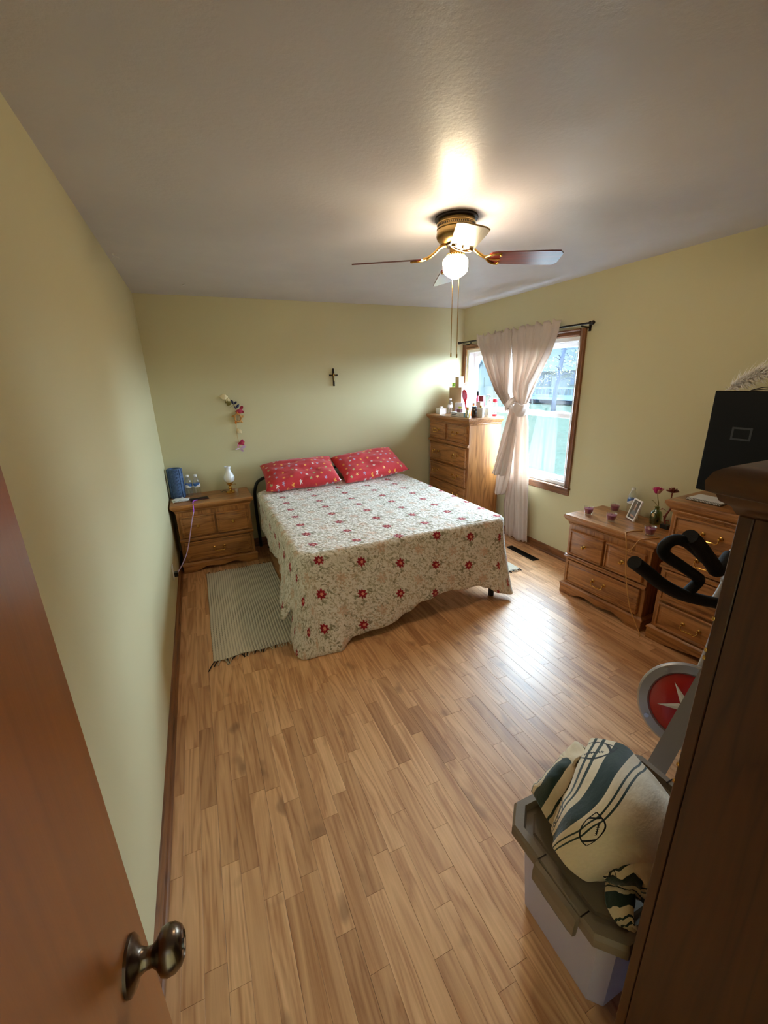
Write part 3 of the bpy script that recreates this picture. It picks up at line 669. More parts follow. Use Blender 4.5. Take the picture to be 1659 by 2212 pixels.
def chest(name, label, w_, d, h, loc, rz, rows, rails, cor=.035, base_h=.095, cat='dresser', hw=BRASS, pil=False):
    t = thing(name, label, cat, loc, rz); x0, x1 = -w_/2, w_/2
    zt = h-.075
    m = MB().box((x0, 0, base_h-.01), (x1, d, zt+.005), .002); m.build('body', OAK[2], t, smooth=0)
    m = MB(); rect_rings(m, [(0, zt), (.004, zt), (.008, zt+.012), (.006, zt+.016), (.010, zt+.022), (.022, zt+.034), (.028, zt+.042), (.030, zt+.050), (cor, zt+.052), (cor, zt+.068), (cor-.007, h)], x0, x1, d+.004)
    m.build('top', OAK[0], t, smooth=30)
    # plinth: moulding and scalloped apron
    m = MB(); o = .014
    rect_rings(m, [(o+.006, base_h-.022), (o+.006, base_h-.012), (o, base_h-.004), (.004, base_h+.004)], x0, x1, d)
    n = 28; xa, xb = x0-o, x1+o; poly = [(xa, 0)]
    def sc(u):
        e = min(u, 1-u)*w_
        if e < .11: return 0 if e < .095 else .012*(e-.095)/.015
        k = (e-.11)/(w_/2-.11); return .012+.030*(.5-.5*cos(pi*min(k*2.2, 1)))-.018*max(0, (k-.55)/.45)
    bot = [(xa+(xb-xa)*i/n, sc(i/n)) for i in range(n+1)]
    m.rings([[(a, -o-.004, z) for a, z in bot]+[(xb, -o-.004, base_h-.02), (xa, -o-.004, base_h-.02)], [(a, .018, z) for a, z in bot]+[(xb, .018, base_h-.02), (xa, .018, base_h-.02)]])
    m.box((xa, .018, 0), (x0+.01, d, base_h-.02)).box((x1-.01, .018, 0), (xb, d, base_h-.02)).box((x0, d-.02, 0), (x1, d, base_h-.02))
    m.build('plinth', OAK[0], t, smooth=30)
    for z in rails:
        m = MB(); pr = [(0, .002), (0, -.010), (.005, -.022), (.018, -.024), (.022, -.016), (.030, -.012), (.032, .002)]
        m.prism([(z+a, b) for a, b in pr], lambda a, b, tt: (tt, b, a), x0-.004, x1+.004); m.build('rail', OAK[0], t, smooth=30)
    for (xa, xb, za, zb, hd) in rows:
        a, b = x0+.028+xa*(w_-.056), x0+.028+xb*(w_-.056)
        o = drawer_front(a, b, za, zb, 0).build('drawer', OAK[0], t, smooth=25); cz = (za+zb)/2+.012; c_ = (a+b)/2
        if hd == 'k': knob(hw, o, c_, cz-.012, -.025)
        elif hd == 'b': bail(hw, o, c_, cz, -.025)
        elif hd == '2':
            for q in (.23, .77): bail(hw, o, a+(b-a)*q, cz, -.025)
    return t
NSROWS = [(0, .485, .350, .548, 'k'), (.515, 1, .350, .548, 'k'), (0, 1, .112, .300, 'b')]
NSH = .660
chest('nightstand', 'oak nightstand under the white hurricane lamp left of the bed', .645, .40, NSH, (.372, 4.035, 0), R(1.0), NSROWS, (.306,), .036, cat='nightstand', hw=BRASS)
chest('nightstand', 'oak nightstand with purple candles against the window wall', .645, .405, NSH, (2.905, 1.905, 0), R(-90+3.0), NSROWS, (.306,), .036, cat='nightstand', hw=BRASS)
chest('tall_dresser', 'tall oak chest of drawers in the corner covered with toiletries', .80, .40, 1.29, (2.885, 4.00, 0), R(-90),
      [(0, .46, 1.032, 1.205, 'b'), (.50, 1, 1.032, 1.205, 'b'), (0, 1, .770, .975, '2'), (0, 1, .555, .752, '2'), (0, 1, .335, .540, '2'), (0, 1, .112, .318, '2')], (.987,), .036, hw=BRASS)
chest('wide_dresser', 'oak dresser holding the black television beside the candle nightstand', 1.30, .385, .955, (2.945, .855, 0), R(-90+3.0),
      [(0, .34, .705, .872, 'b'), (.36, .64, .705, .872, 'b'), (.66, 1, .705, .872, 'b')]+[(a, b, z0, z1, 'b') for a, b in ((0, .34), (.36, .64), (.66, 1)) for z0, z1 in ((.555, .690), (.305, .510), (.112, .285))], (.515,), .036, hw=BRASS)

def foreground_cabinet():
    t = thing('wardrobe', 'tall dark brown wooden cabinet filling the near right side', 'cabinet', (1.078, NW+.01, 0))
    D = .332-NW-.01; W = 1.0; H = 1.485
    m = MB().box((.004, 0, 0), (W, D-.026, H), .002); m.build('body', CABW, t, smooth=0)
    # side panel: applied board, its rear half bowed slightly away with an open joint
    MB().box((-.002, D-.020, .02), (.010, D, H-.004), .0015).build('side_stile', CABW, t, smooth=0)
    m = MB()
    def pn(u, v): return (-.001-.004*sin(pi*v)*u*0, D-.023-(D-.023)*u, .02+(H-.024)*v)
    m.rings([[(-.002, D-.0225, .02), (-.002, .004, .02), (.010, .004, .02), (.010, D-.0225, .02)], [(-.0055, D-.0235, H*.5), (-.002, .004, H*.5), (.010, .004, H*.5), (.010, D-.0235, H*.5)], [(-.002, D-.0225, H-.004), (-.002, .004, H-.004), (.010, .004, H-.004), (.010, D-.0225, H-.004)]])
    m.build('side_panel', CABW, t, smooth=0)
    o = .036; pr = [(0, H-.005), (.004, H-.004), (.010, H+.008), (.022, H+.016), (.026, H+.026), (o, H+.030), (o+.002, H+.046), (o-.004, H+.060), (o-.012, H+.066), (o-.020, H+.070)]
    m = MB(); m.rings([[(.004-a, D+a, z), (W+a, D+a, z), (W+a, 0, z), (.004-a, 0, z)] for a, z in pr]); m.build('cornice', CABX, t, smooth=35)
    rng = random.Random(2)
    for z in (1.30, 1.24, 1.225, .99, .95): MB().box((-.004, D-.003, z), (.000, D+.0015, z+.007), .0008).build('staple', BRASS, t, smooth=0)
    for xa in (.02, .51):
        d = drawer_front(0, .47, 0, H-.14, 0); d.v = [(W-.0-xa-p[0], D-.026-p[1], p[2]+.08) for p in d.v]; dd = d.build('door', CABW, t, smooth=25)
foreground_cabinet()

def door():
    Ed = Vector((.35-.33*.56, .944*.56)); a = R(4); L = .70
    hinge = Ed-Vector((sin(a), cos(a)))*L
    t = setting('door_1', (hinge.x, hinge.y, 0)); t.rotation_euler = (0, 0, -a)
    MB().box((-.035, 0, .012), (0, L, 2.032), .0015).build('door_leaf', DOORW, t, smooth=0)
    k = MB(); zk, yk = .948, L-.064
    k.lathe([(.033, 0), (.033, .004), (.028, .008), (.016, .013), (.0125, .020), (.012, .028), (.017, .034), (.026, .040), (.0285, .047), (.0275, .056), (.022, .064), (.016, .067), (.015, .0655), (.002, .0650)], 28, (0, yk, zk), 0, 0)
    kb = k.build('door_knob', NICKEL, t, smooth=50)
    MB().lathe([(.0, 0), (.006, 0), (.006, .003), (.001, .003)], 12, (.0655, yk, zk), 0, 0).build('lock_button', CHROME, kb)
    MB().box((-.030, L-.001, zk-.028), (-.005, L+.0015, zk+.028), .0005).build('latch_plate', CHROME, t, smooth=0)
    MB().box((-.024, L, zk-.010), (-.011, L+.010, zk+.010), .002).build('latch_bolt', CHROME, t, smooth=0)
    for z in (.25, 1.0, 1.8): MB().tube([(.004, -.004, z-.045), (.004, -.004, z+.045)], .007, 8).build('hinge', ABRASS, t)
door()

# ---------------------------------------------------------------- bed
BX0, BX1, BY0, BZ = .815, 2.365, 2.385, .672
def bed():
    t = thing('bed', 'queen bed with dark metal frame and tan mattress under the quilt', 'bed', ((BX0+BX1)/2, 3.4, 0))
    ox, oy = (BX0+BX1)/2, 3.4
    def b(nm, a, c, m, bev=0): return MB().box((a[0]-ox, a[1]-oy, a[2]), (c[0]-ox, c[1]-oy, c[2]), bev).build(nm, m, t, smooth=40)
    b('mattress', (BX0+.03, BY0+.03, .40), (BX1-.03, 4.37, .655), BROWNR, .04)
    b('box_spring', (BX0+.035, BY0+.035, .215), (BX1-.035, 4.37, .40), PAPER, .015)
    m = MB()
    for x in (BX0+.05, BX1-.08): m.box((x-ox, BY0+.02-oy, .175), (x+.03-ox, 4.40-oy, .213))
    for y in (BY0+.03, 3.3, 4.36): m.box((BX0+.05-ox, y-oy, .180), (BX1-.05-ox, y+.03-oy, .208))
    m.build('bed_frame', BLACKM, t, smooth=0)
    for x in (BX0+.035, BX1-.06):
        for y in (BY0+.02, 3.13, 4.30): b('leg', (x, y, 0), (x+.034, y+.034, .18), BLACKM, .003)
    # low arched headboard of black tube with a padded dark panel
    m = MB(); pts = [(BX0-.025-ox, 4.395-oy, 0), (BX0-.030-ox, 4.395-oy, .45), (BX0-.015-ox, 4.395-oy, .64), (BX0+.06-ox, 4.395-oy, .735), (BX0+.3-ox, 4.395-oy, .77), (0, 4.395-oy, .78)]
    sp = spline(pts, 8); sp += [Vector((-p.x, p.y, p.z)) for p in reversed(sp[:-1])]; m.tube(sp, .016, 10); m.build('headboard', BLACKM, t, smooth=180)
    for x in (-.6, -.3, 0, .3, .6): MB().tube([(x, 4.395-oy, .2), (x, 4.395-oy, .765)], .008, 8).build('headboard_bar', BLACKM, t)
bed()
def quilt():
    # perimeter path: head left -> front left corner -> front right corner -> head right
    cr = .06; HY = 4.10
    pts = []
    def seg(a, b, n):
        for i in range(n): pts.append((a[0]+(b[0]-a[0])*i/n, a[1]+(b[1]-a[1])*i/n))
    nL, nF, nC = 64, 72, 14
    seg((BX0, HY), (BX0, BY0+cr), nL)
    for i in range(nC): an = pi+pi/2*i/nC; pts.append((BX0+cr+cr*cos(an), BY0+cr+cr*sin(an)))
    seg((BX0+cr, BY0), (BX1-cr, BY0), nF)
    for i in range(nC): an = 1.5*pi+pi/2*i/nC; pts.append((BX1-cr+cr*cos(an), BY0+cr+cr*sin(an)))
    seg((BX1, BY0+cr), (BX1, HY), nL); pts.append((BX1, HY))
    N = len(pts)
    nrm = []
    for i in range(N):
        a, b_ = pts[max(i-1, 0)], pts[min(i+1, N-1)]; tx, ty = b_[0]-a[0], b_[1]-a[1]; l = sqrt(tx*tx+ty*ty); nrm.append((ty/l*-1*-1, -tx/l))
    # outward normal check: on the left side travel is -y so outward must be -x
    nrm = [(n[0], n[1]) if True else n for n in nrm]
    def lerp(tab, x):
        for (a, va), (b_, vb) in zip(tab, tab[1:]):
            if x <= b_: k = (x-a)/(b_-a); k = max(0, min(1, k)); k = k*k*(3-2*k); return va+(vb-va)*k
        return tab[-1][1]
    # hem height and outward reach, keyed by path index fraction of each stretch
    hemL = [(0, .30), (.25, .27), (.6, .31), (.74, .32), (.80, .17), (.92, .135), (.955, .24), (.98, .20), (1, .10)]
    outL = [(0, .02), (.5, .03), (.72, .045), (.82, .115), (.90, .135), (.95, .07), (.975, .045), (1, .10)]
    hemF = [(0, .004), (.10, .004), (.125, .018), (.155, .045), (.33, .055), (.46, .10), (.53, .165), (.60, .168), (.70, .185), (.82, .165), (.88, .160), (.94, .13), (1, .08)]
    outF = [(0, .11), (.08, .13), (.13, .085), (.18, .075), (.5, .045), (.8, .03), (.88, .015), (.94, .05), (1, .08)]
    nD = 26; grid = []; uvs = []
    SH = .21
    def tex(x, y): return (x+.035*(2.4-y), y+SH*(x-.92))
    prev = None
    for i in range(N):
        px, py = pts[i]; nx, ny = nrm[i]
        if i < nL: f = i/nL; hem, out = lerp(hemL, f), lerp(outL, f); side = 0
        elif i < nL+nC: f = (i-nL)/nC; hem = .10*(1-f)**2+.006*(1-(1-f)**2); out = .10+.045*sin(pi*f)+.01*f; side = 1; hem = lerp([(0, .10), (.35, .03), (.6, .006), (1, .004)], f); out = lerp([(0, .10), (.55, .155), (1, .11)], f)
        elif i < nL+nC+nF: f = (i-nL-nC)/nF; hem, out = lerp(hemF, f), lerp(outF, f); side = 2
        elif i < nL+2*nC+nF: f = (i-nL-nC-nF)/nC; hem = lerp([(0, .08), (.5, .045), (1, .09)], f); out = lerp([(0, .08), (.5, .13), (1, .09)], f); side = 3
        else: f = (i-nL-2*nC-nF)/(nL); hem = lerp([(0, .09), (.1, .16), (.4, .26), (1, .28)], f); out = lerp([(0, .09), (.1, .04), (.5, .03), (1, .02)], f); side = 4
        col = []; cu = []
        drop = BZ-hem
        for j in range(nD+1):
            t_ = j/nD
            # rounded shoulder then fall
            if t_ < .12: k = t_/.12; z = BZ-.035*(1-cos(k*pi/2)); o = .0+.028*sin(k*pi/2)
            else:
                k = (t_-.12)/.88; z = (BZ-.035)-(drop-.035)*k; o = .028+(out-.028)*(k**1.5)
            fold = .009*sin(i*.33+1.1*sin(i*.11))*t_**1.4+.004*sin(i*.9+j*.25)*t_
            if side in (1, 3): fold *= .5
            o += fold
            col.append((px+nx*o, py+ny*o, max(z, .004)))
            s_ = t_*drop
            bx_, by_ = (px+nx*s_, py+ny*s_)
            cu.append(tex(bx_, by_))
        grid.append(col); uvs.append(cu)
    m = MB(); vs = []; uv = []
    for c_, u_ in zip(grid, uvs): vs += c_; uv += u_
    n1 = nD+1
    fs = [(i*n1+j, (i+1)*n1+j, (i+1)*n1+j+1, i*n1+j+1) for i in range(N-1) for j in range(nD)]
    m.add(vs, fs, 0, uv)
    # top: rows between matching left/right perimeter points
    base = []
    M_ = 40; tv = []; tu = []; rows = []
    left = list(range(0, nL+nC)); right = [N-1-i for i in left]
    for li, ri in zip(left, right):
        a, b_ = pts[li], pts[ri]
        for k in range(M_+1):
            x = a[0]+(b_[0]-a[0])*k/M_; y = a[1]+(b_[1]-a[1])*k/M_
            e = min(k, M_-k)/M_; z = BZ+.010*noise.noise((x*2.1, y*2.1, 3))*min(1, e*8)+.003*noise.noise((x*9, y*9, 1))*min(1, e*8)
            if y > 3.95: z += .03*min(1, (y-3.95)/.12)*min(1, e*10)
            tv.append((x, y, z)); tu.append(tex(x, y))
    nr = len(left)
    m.add(tv, [(r*(M_+1)+k, r*(M_+1)+k+1, (r+1)*(M_+1)+k+1, (r+1)*(M_+1)+k) for r in range(nr-1) for k in range(M_)], 0, tu)
    # front edge fan between last row and the straight front stretch
    o = m.build('quilt', QUILT, None, smooth=180, thick=.010)
    import bmesh
    bm = bmesh.new(); bm.from_mesh(o.data); bmesh.ops.remove_doubles(bm, verts=bm.verts, dist=.0008)
    bmesh.ops.recalc_face_normals(bm, faces=bm.faces); bm.to_mesh(o.data); bm.free()
    tag(o, 'cream quilted bedspread with red flowers and sage leaves on the bed', 'bedspread')
quilt()
def pillow(cx_, cy_, cz, w_, d, h, rz, rx, ry, label, seed):
    rng = random.Random(seed); nu = nv = 34; m = MB(); top = []; 
    def prof(u, v):
        a = max(0, 1-abs(2*u-1)**2.6); b_ = max(0, 1-abs(2*v-1)**2.6); return (a*b_)**.42
    def pt(u, v, s):
        k = 1-.05*(1-abs(2*v-1)**2) if True else 1; k2 = 1-.05*(1-abs(2*u-1)**2)
        x = (u-.5)*w_*k; y = (v-.5)*d*k2
        w = noise.noise((u*4+seed, v*4, s*2.0))*.022+noise.noise((u*11+seed, v*9, s*3.0))*.008
        return (x, y, s*(prof(u, v)*h/2)+w*prof(u, v))
    for s in (1, -1): m.grid(lambda u, v: pt(u, v, s), nu, nv, 0, lambda u, v: (u*w_+seed*.37, v*d+(0 if s > 0 else .7)))
    o = m.build('pillow', STARM, None, smooth=180, thick=0)
    import bmesh
    bm = bmesh.new(); bm.from_mesh(o.data); bmesh.ops.remove_doubles(bm, verts=bm.verts, dist=.0005); bmesh.ops.recalc_face_normals(bm, faces=bm.faces); bm.to_mesh(o.data); bm.free()
    o.location = (cx_, cy_, cz); o.rotation_euler = (rx, ry, rz)
    return tag(o, label, 'pillow', 'red star pillows')
pillow(1.225, 4.120, .812, .74, .46, .17, R(-3), R(22), R(-2), 'red pillow with coloured stars on the side by the lamp nightstand', 1)
pillow(1.975, 4.125, .826, .74, .46, .17, R(4), R(24), R(-4), 'red pillow with coloured stars on the side by the tall dresser', 2)

# ---------------------------------------------------------------- rugs
def rug(x0, x1, y0, y1, label):
    t = thing('rag_rug', label, 'rug', ((x0+x1)/2, (y0+y1)/2, 0), 0, 'woven rag rugs beside the bed')
    w_, l = x1-x0, y1-y0; nc = 33; nu, nv = nc*4, 110
    def fn(u, v):
        x = (u-.5)*w_; y = (v-.5)*l; wob = .010*noise.noise((u*2, v*3, 5)); wy = .014*noise.noise((u*5, v*1.0, 9))
        rib = abs(sin(pi*nc*u)); wv = .5+.5*sin(2*pi*(46*v+.5*int(nc*u)))
        return (x+wob+.03*(v-.5)*0, y+wy, .005+.0055*rib**.6+.0015*wv+.0015*noise.noise((x*6, y*6, 2)))
    m = MB().grid(fn, nu, nv, 0, lambda u, v: (u*nc, v*46))
    m.build('weave', RUGM, t, smooth=180, fix=False)
    MB().box((-w_/2+.004, -l/2+.012, .0005), (w_/2-.004, l/2-.012, .0045)).build('backing', RUGF, t, smooth=0)
    rng = random.Random(int(x0*100)); m = MB(); k = MB()
    for e in (-1, 1):
        for i in range(nc):
            x = (i+.5)/nc*w_-w_/2; y = e*(l/2-.004); L = .022+.02*rng.random(); a = rng.gauss(0, .35)
            if e < 0 and i < 7: L += .05*rng.random(); a -= .5
            q = spline([(x, y, .006), (x+a*L*.5, y+e*L*.5, .007), (x+a*L, y+e*L, .0035)], 3)
            (k if rng.random() < .4 else m).tube(q, [.0035]*(len(q)-1)+[.0015], 5)
    stuff(m.build('fringe', RUGF, t, smooth=180)); stuff(k.build('dark_fringe', plain('dark_fringe', srgb(32, 30, 34), .9), t, smooth=180))
    return t
rug(.222, .822, 2.50, 3.90, 'off white woven rag rug between lamp nightstand and bed')
rug(2.44, 2.86, 2.70, 3.50, 'off white woven rag rug showing by the floor vent')

# ---------------------------------------------------------------- ceiling fan
def fan():
    fx, fy = 1.662, 2.037; t = thing('ceiling_fan', 'four bladed brass ceiling fan with a lit schoolhouse globe', 'ceiling fan', (fx, fy, 0))
    MB().lathe([(.104, 2.4395), (.106, 2.434), (.104, 2.428), (.088, 2.424)], 40).build('canopy', BRONZE, t)
    MB().lathe([(.084, 2.430), (.086, 2.416), (.090, 2.413), (.090, 2.409), (.087, 2.407), (.087, 2.396), (.090, 2.394), (.091, 2.389), (.089, 2.384), (.091, 2.372), (.092, 2.360), (.088, 2.348), (.078, 2.336), (.060, 2.328), (.045, 2.326)], 48).build('motor_housing', ABRASS, t, smooth=30).scale = (1.06, 1.06, 1)
    m = MB()
    for k in range(60):
        a = 2*pi*k/60; c_, s_ = cos(a), sin(a); r0, r1 = .0917, .0936
        p = lambda r, q, z: (r*c_-q*s_, r*s_+q*c_, z)
        m.add([p(r1, -.0022, 2.398), p(r1, .0022, 2.398), p(r1, .0022, 2.405), p(r1, -.0022, 2.405), p(r0, -.0022, 2.398), p(r0, .0022, 2.398), p(r0, .0022, 2.405), p(r0, -.0022, 2.405)], [(0, 1, 2, 3), (0, 4, 5, 1), (1, 5, 6, 2), (2, 6, 7, 3), (3, 7, 4, 0)])
    stuff(m.build('vent_slots', BLACKM, t, smooth=0))
    MB().lathe([(.050, 2.330), (.052, 2.318), (.046, 2.314), (.034, 2.312)], 32).build('flywheel', BRONZE, t)
    MB().lathe([(.030, 2.326), (.031, 2.322), (.031, 2.290), (.035, 2.286), (.036, 2.280), (.033, 2.278)], 32).build('switch_housing', BRASS, t, smooth=30)
    m = MB().lathe([(.034, 2.2815), (.043, 2.279), (.043, 2.273), (.038, 2.271)], 32)
    for k in range(20): a = 2*pi*k/20; m.lathe([(.001, -.0035), (.0028, -.002), (.0036, 0), (.0028, .002), (.001, .0035)], 6, (.043*cos(a), .043*sin(a), 2.2785))
    m.build('fitter_ring', BRASS, t, smooth=60)
    MB().lathe([(.0375, 2.274), (.040, 2.270), (.052, 2.266), (.060, 2.259), (.0635, 2.248), (.0635, 2.236), (.0625, 2.218), (.060, 2.205), (.052, 2.194), (.036, 2.183), (.020, 2.174), (.008, 2.169), (.001, 2.168)], 40).build('globe', GLOBE, t, smooth=180)
    for k in range(4):
        a = R(-25+90*k); mat = BLADE_LIT if k == 3 else BLADE
        rot = Matrix.Rotation(a, 4, 'Z') @ Matrix.Translation((0, 0, 2.266)) @ Matrix.Rotation(R(1.6), 4, 'Y') @ Matrix.Rotation(R(-13), 4, 'X')
        out = [(.165, -.030), (.175, -.046), (.20, -.054), (.46, -.066), (.505, -.066), (.523, -.045), (.523, .045), (.505, .066), (.46, .066), (.20, .054), (.175, .046), (.165, .030)]
        m = MB().rings([[(x, y, -.003) for x, y in out], [(x, y, .003) for x, y in out]])
        b_ = m.build('blade', mat, t, smooth=0); b_.matrix_local = rot
        m = MB(); 
        iv = Matrix.Rotation(a, 4, 'Z')
        q = spline([(.042, 0, 2.319), (.075, 0, 2.310), (.105, 0, 2.284), (.14, 0, 2.262), (.165, 0, 2.256)], 5); m.tube(q, [.010]*6+[.008]*(len(q)-6), 8)
        for s in (-1, 1):
            q = spline([(.150, 0, 2.257), (.168, s*.022, 2.253-s*.006), (.192, s*.040, 2.250-s*.010), (.216, s*.044, 2.249-s*.011), (.222, s*.032, 2.249-s*.009)], 5); m.tube(q, .006, 7)
            m.lathe([(.001, -.003), (.006, -.002), (.006, .002), (.001, .003)], 8, (.222, s*.030, 2.246-s*.008))
        q = spline([(.150, 0, 2.257), (.185, .004, 2.250), (.222, 0, 2.247)], 5); m.tube(q, .005, 7)
        o = m.build('blade_iron', BRASS, t, smooth=60); o.rotation_euler = (0, 0, a); o.location.z = .0055
    for (dx, dy, z0) in ((.027, .066, 1.800), (.054, .049, 1.795)):
        m = MB().tube(spline([(dx*.45, dy*.45, 2.300), (dx*.8, dy*.8, 2.302), (dx*.97, dy*.97, 2.292), (dx, dy, 2.262), (dx, dy, z0+.02)], 5), .0019, 6)
        m.lathe([(.0012, z0+.022), (.0036, z0+.018), (.0044, z0+.008), (.0036, z0), (.001, z0-.002)], 10, (dx, dy, 0)); m.build('pull_chain', BRASS, t, smooth=60)
fan()

# ---------------------------------------------------------------- lamp nightstand
NTOP = NSH+.0005
def lathe_thing(o_parent, name, prof, mat, c=(0, 0, 0), n=24, smooth=40, wav=None, axis=2): return MB().lathe(prof, n, c, 0, axis, wav=wav).build(name, mat, o_parent, smooth=smooth)
def hurricane_lamp():
    t = thing('hurricane_lamp', 'small brass table lamp with a white milk glass hurricane shade', 'lamp', (.555, 4.285, NTOP))
    lathe_thing(t, 'base', [(.046, 0), (.047, .006), (.040, .012), (.022, .018), (.012, .024), (.010, .034), (.016, .040), (.020, .048), (.014, .056), (.010, .064), (.012, .070)], BRASS)
    lathe_thing(t, 'burner', [(.012, .070), (.022, .074), (.025, .082), (.020, .088), (.028, .092), (.034, .100), (.033, .106), (.030, .104)], BRASS)
    m = MB().tube([(.020, -.01, .082), (.046, -.020, .084)], .0025, 8).lathe([(.001, 0), (.011, .001), (.011, .004), (.001, .005)], 14, (.046, -.020, .084), 0, 0); m.build('wick_knob', BRASS, t)
    lathe_thing(t, 'shade', [(.030, .104), (.034, .108), (.046, .122), (.052, .142), (.050, .162), (.040, .184), (.028, .204), (.023, .222), (.023, .236), (.028, .252), (.032, .260), (.030, .260), (.020, .236), (.021, .220), (.036, .186), (.047, .160), (.048, .142), (.042, .122), (.030, .110)], MILK, n=36, smooth=180, wav=lambda a, i: .10*sin(8*a) if i in (10, 11) else (.05*sin(8*a) if i == 9 else 0))
    MB().tube(spline([(-.03, .02, .006), (-.065, .025, .018), (-.085, .04, .006), (-.09, .10, .003), (-.09, .135, .003)], 6), .0028, 7).build('cord', BLACKP, t)
hurricane_lamp()
def tumbler(x, y):
    t = thing('shot_glass', 'small clear glass in front of the hurricane lamp', 'glass', (x, y, NTOP))
    lathe_thing(t, 'glass_wall', [(.014, 0), (.016, .004), (.021, .062), (.0195, .062), (.014, .010), (.0, .010)], CLEARG, n=20)
tumbler(.60, 4.13)
def foam_roller():
    t = thing('foam_roller', 'slate blue textured foam roller standing in the room corner', 'foam roller', (.083, 4.335, NTOP))
    lathe_thing(t, 'core', [(.061, 0), (.0615, .004), (.0615, .276), (.061, .28), (.036, .28), (.036, .262)], ROLLER, n=40)
    m = MB(); k = MB()
    for r in range(9):
        z0 = .006+r*.0305
        for q in range(14):
            a0 = 2*pi*q/14+.03; a1 = 2*pi*(q+.84)/14
            if q in (9, 10, 11):   # narrow grip blocks facing the room
                for h in (0, .5):
                    b0 = a0+(a1-a0)*h; b1 = b0+(a1-a0)*.36
                    m.rings([[(r_*cos(a), r_*sin(a), z) for (r_, a, z) in ((ro, b0, z0+.003+.009*h), (ro, b1, z0+.003+.009*h), (ro, b1, z0+.018+.009*h), (ro, b0, z0+.018+.009*h))] for ro in (.060, .0675)])
            else:
                am = (a0+a1)/2
                m.rings([[(ro*cos(a), ro*sin(a), z) for a, z in ((a0, z0), (am, z0), (a1, z0), (a1, z0+.026), (am, z0+.026), (a0, z0+.026))] for ro in (.060, .0675)])
    stuff(m.build('grip_blocks', ROLLER, t, smooth=0))
foam_roller()
def bottle(x, y, z, label, h=.205, r=.0315, rz=0, group=None, lab=LABELB, proto=[None]):
    t = thing('water_bottle', label, 'bottle', (x, y, z), rz, group); s = h/.205
    pr = [(.0, .004), (.016, .0), (.029, .002), (.0315, .010), (.0305, .022), (.0315, .034), (.0305, .046), (.0315, .058), (.0305, .070), (.0315, .082), (.0315, .124), (.0310, .136), (.0280, .152), (.0200, .172), (.0125, .184), (.0122, .192)]
    lathe_thing(t, 'bottle_wall', [(a*r/.0315, b*s) for a, b in pr], CLEAR, smooth=60, n=28)
    lathe_thing(t, 'label_band', [(.0318*r/.0315, .086*s), (.0320*r/.0315, .088*s), (.0320*r/.0315, .118*s), (.0318*r/.0315, .121*s)], [WLAB][0], n=28)
    lathe_thing(t, 'cap', [(.0135, .186*s), (.014, .187*s), (.014, .203*s), (.012, .205*s), (.0, .205*s)], WHITEP, n=20)
    return t
def wlab():
    t = NT('printed_bottle_label'); v = t.coord('Object'); s = t.n('SeparateXYZ'); t.set(s.inputs[0], v)
    an = t.math('ARCTAN2', s.outputs[1], s.outputs[0])
    w_ = t.math('MULTIPLY_ADD', t.math('SINE', t.math('MULTIPLY', an, 2.0)), .010, .104)
    m = t.math('GREATER_THAN', s.outputs[2], w_); t.p(Base_Color=t.mix(m, srgb(238, 240, 244), srgb(52, 100, 176)), Roughness=.4); return t.m
WLAB = wlab()
bottle(.186, 4.345, NTOP, 'clear water bottle beside the blue foam roller', group='water bottles on the lamp nightstand')
bottle(.256, 4.335, NTOP, 'clear water bottle on the lamp side of its twin', rz=1.9, group='water bottles on the lamp nightstand')
def napkins():
    rng = random.Random(4); t = thing('napkins', 'crumpled white paper napkins at the nightstand corner', 'napkin', (.105, 4.185, NTOP))
    for k, (x, y, a, w_) in enumerate(((0, 0, .2, .15), (.005, .008, -.15, .13), (-.012, -.004, .5, .10))):
        def fn(u, v): 
            X = (u-.5)*w_; Y = (v-.5)*w_*.75; z = .003+.006*k+.010*abs(noise.noise((u*3+k*5, v*3, k)))+.004*noise.noise((u*8, v*8, k*3)); return (x+X*cos(a)-Y*sin(a), y+X*sin(a)+Y*cos(a), z)
        MB().grid(fn, 14, 12).build('napkin_sheet', PAPER, t, smooth=180, thick=.0012)
napkins()
def phone():
    t = thing('phone', 'dark phone lying on the nightstand with the purple cable plugged in', 'phone', (.262, 4.155, NTOP), R(9))
    MB().box((-.082, -.036, .0), (.082, .036, .011), .003).build('case', plain('maroon_phone_case', srgb(58, 26, 24), .4), t, smooth=0)
    MB().box((-.076, -.031, .0112), (.076, .031, .0118), .0002).build('screen', TVM, t, smooth=0)
phone()
def purple_cable():
    m = MB(); P = spline([(.245, 4.116, NTOP+.006), (.222, 4.105, NTOP+.007), (.208, 4.075, NTOP+.006), (.207, 4.02, NTOP+.004), (.206, 3.990, .640), (.203, 3.965, .60), (.180, 3.96, .53), (.150, 3.955, .42), (.115, 3.935, .30), (.085, 3.86, .235), (.050, 3.66, .225), (.035, 3.46, .262), (.026, 3.418, .262)], 8)
    n = len(P); m.tube(P, .0042, 8); m.m = [0 if i < len(m.f)*.42 else 1 for i in range(len(m.f))]
    o = m.build('charging_cable', [PURPLE, PALEVIO], None, smooth=180); tag(o, 'purple charging cable hanging from phone to wall charger', 'cable')
purple_cable()
def outlet():
    t = thing('wall_outlet', 'white wall outlet plate low on the left wall', 'outlet', (0, 3.43, .28))
    MB().box((.0, -.036, -.058), (.006, .036, .058), .002).build('cover_plate', WHITEP, t, smooth=0)
    for z in (-.020, .020): MB().box((.0061, -.014, z-.013), (.0085, .014, z+.013), .001).build('socket', CREAM, t, smooth=0)
    t = thing('charger', 'black cube charger plugged into the wall outlet', 'charger', (.0087, 3.43, .258))
    MB().box((0, -.018, -.018), (.028, .018, .018), .003).build('body', BLACKP, t, smooth=0)
outlet()
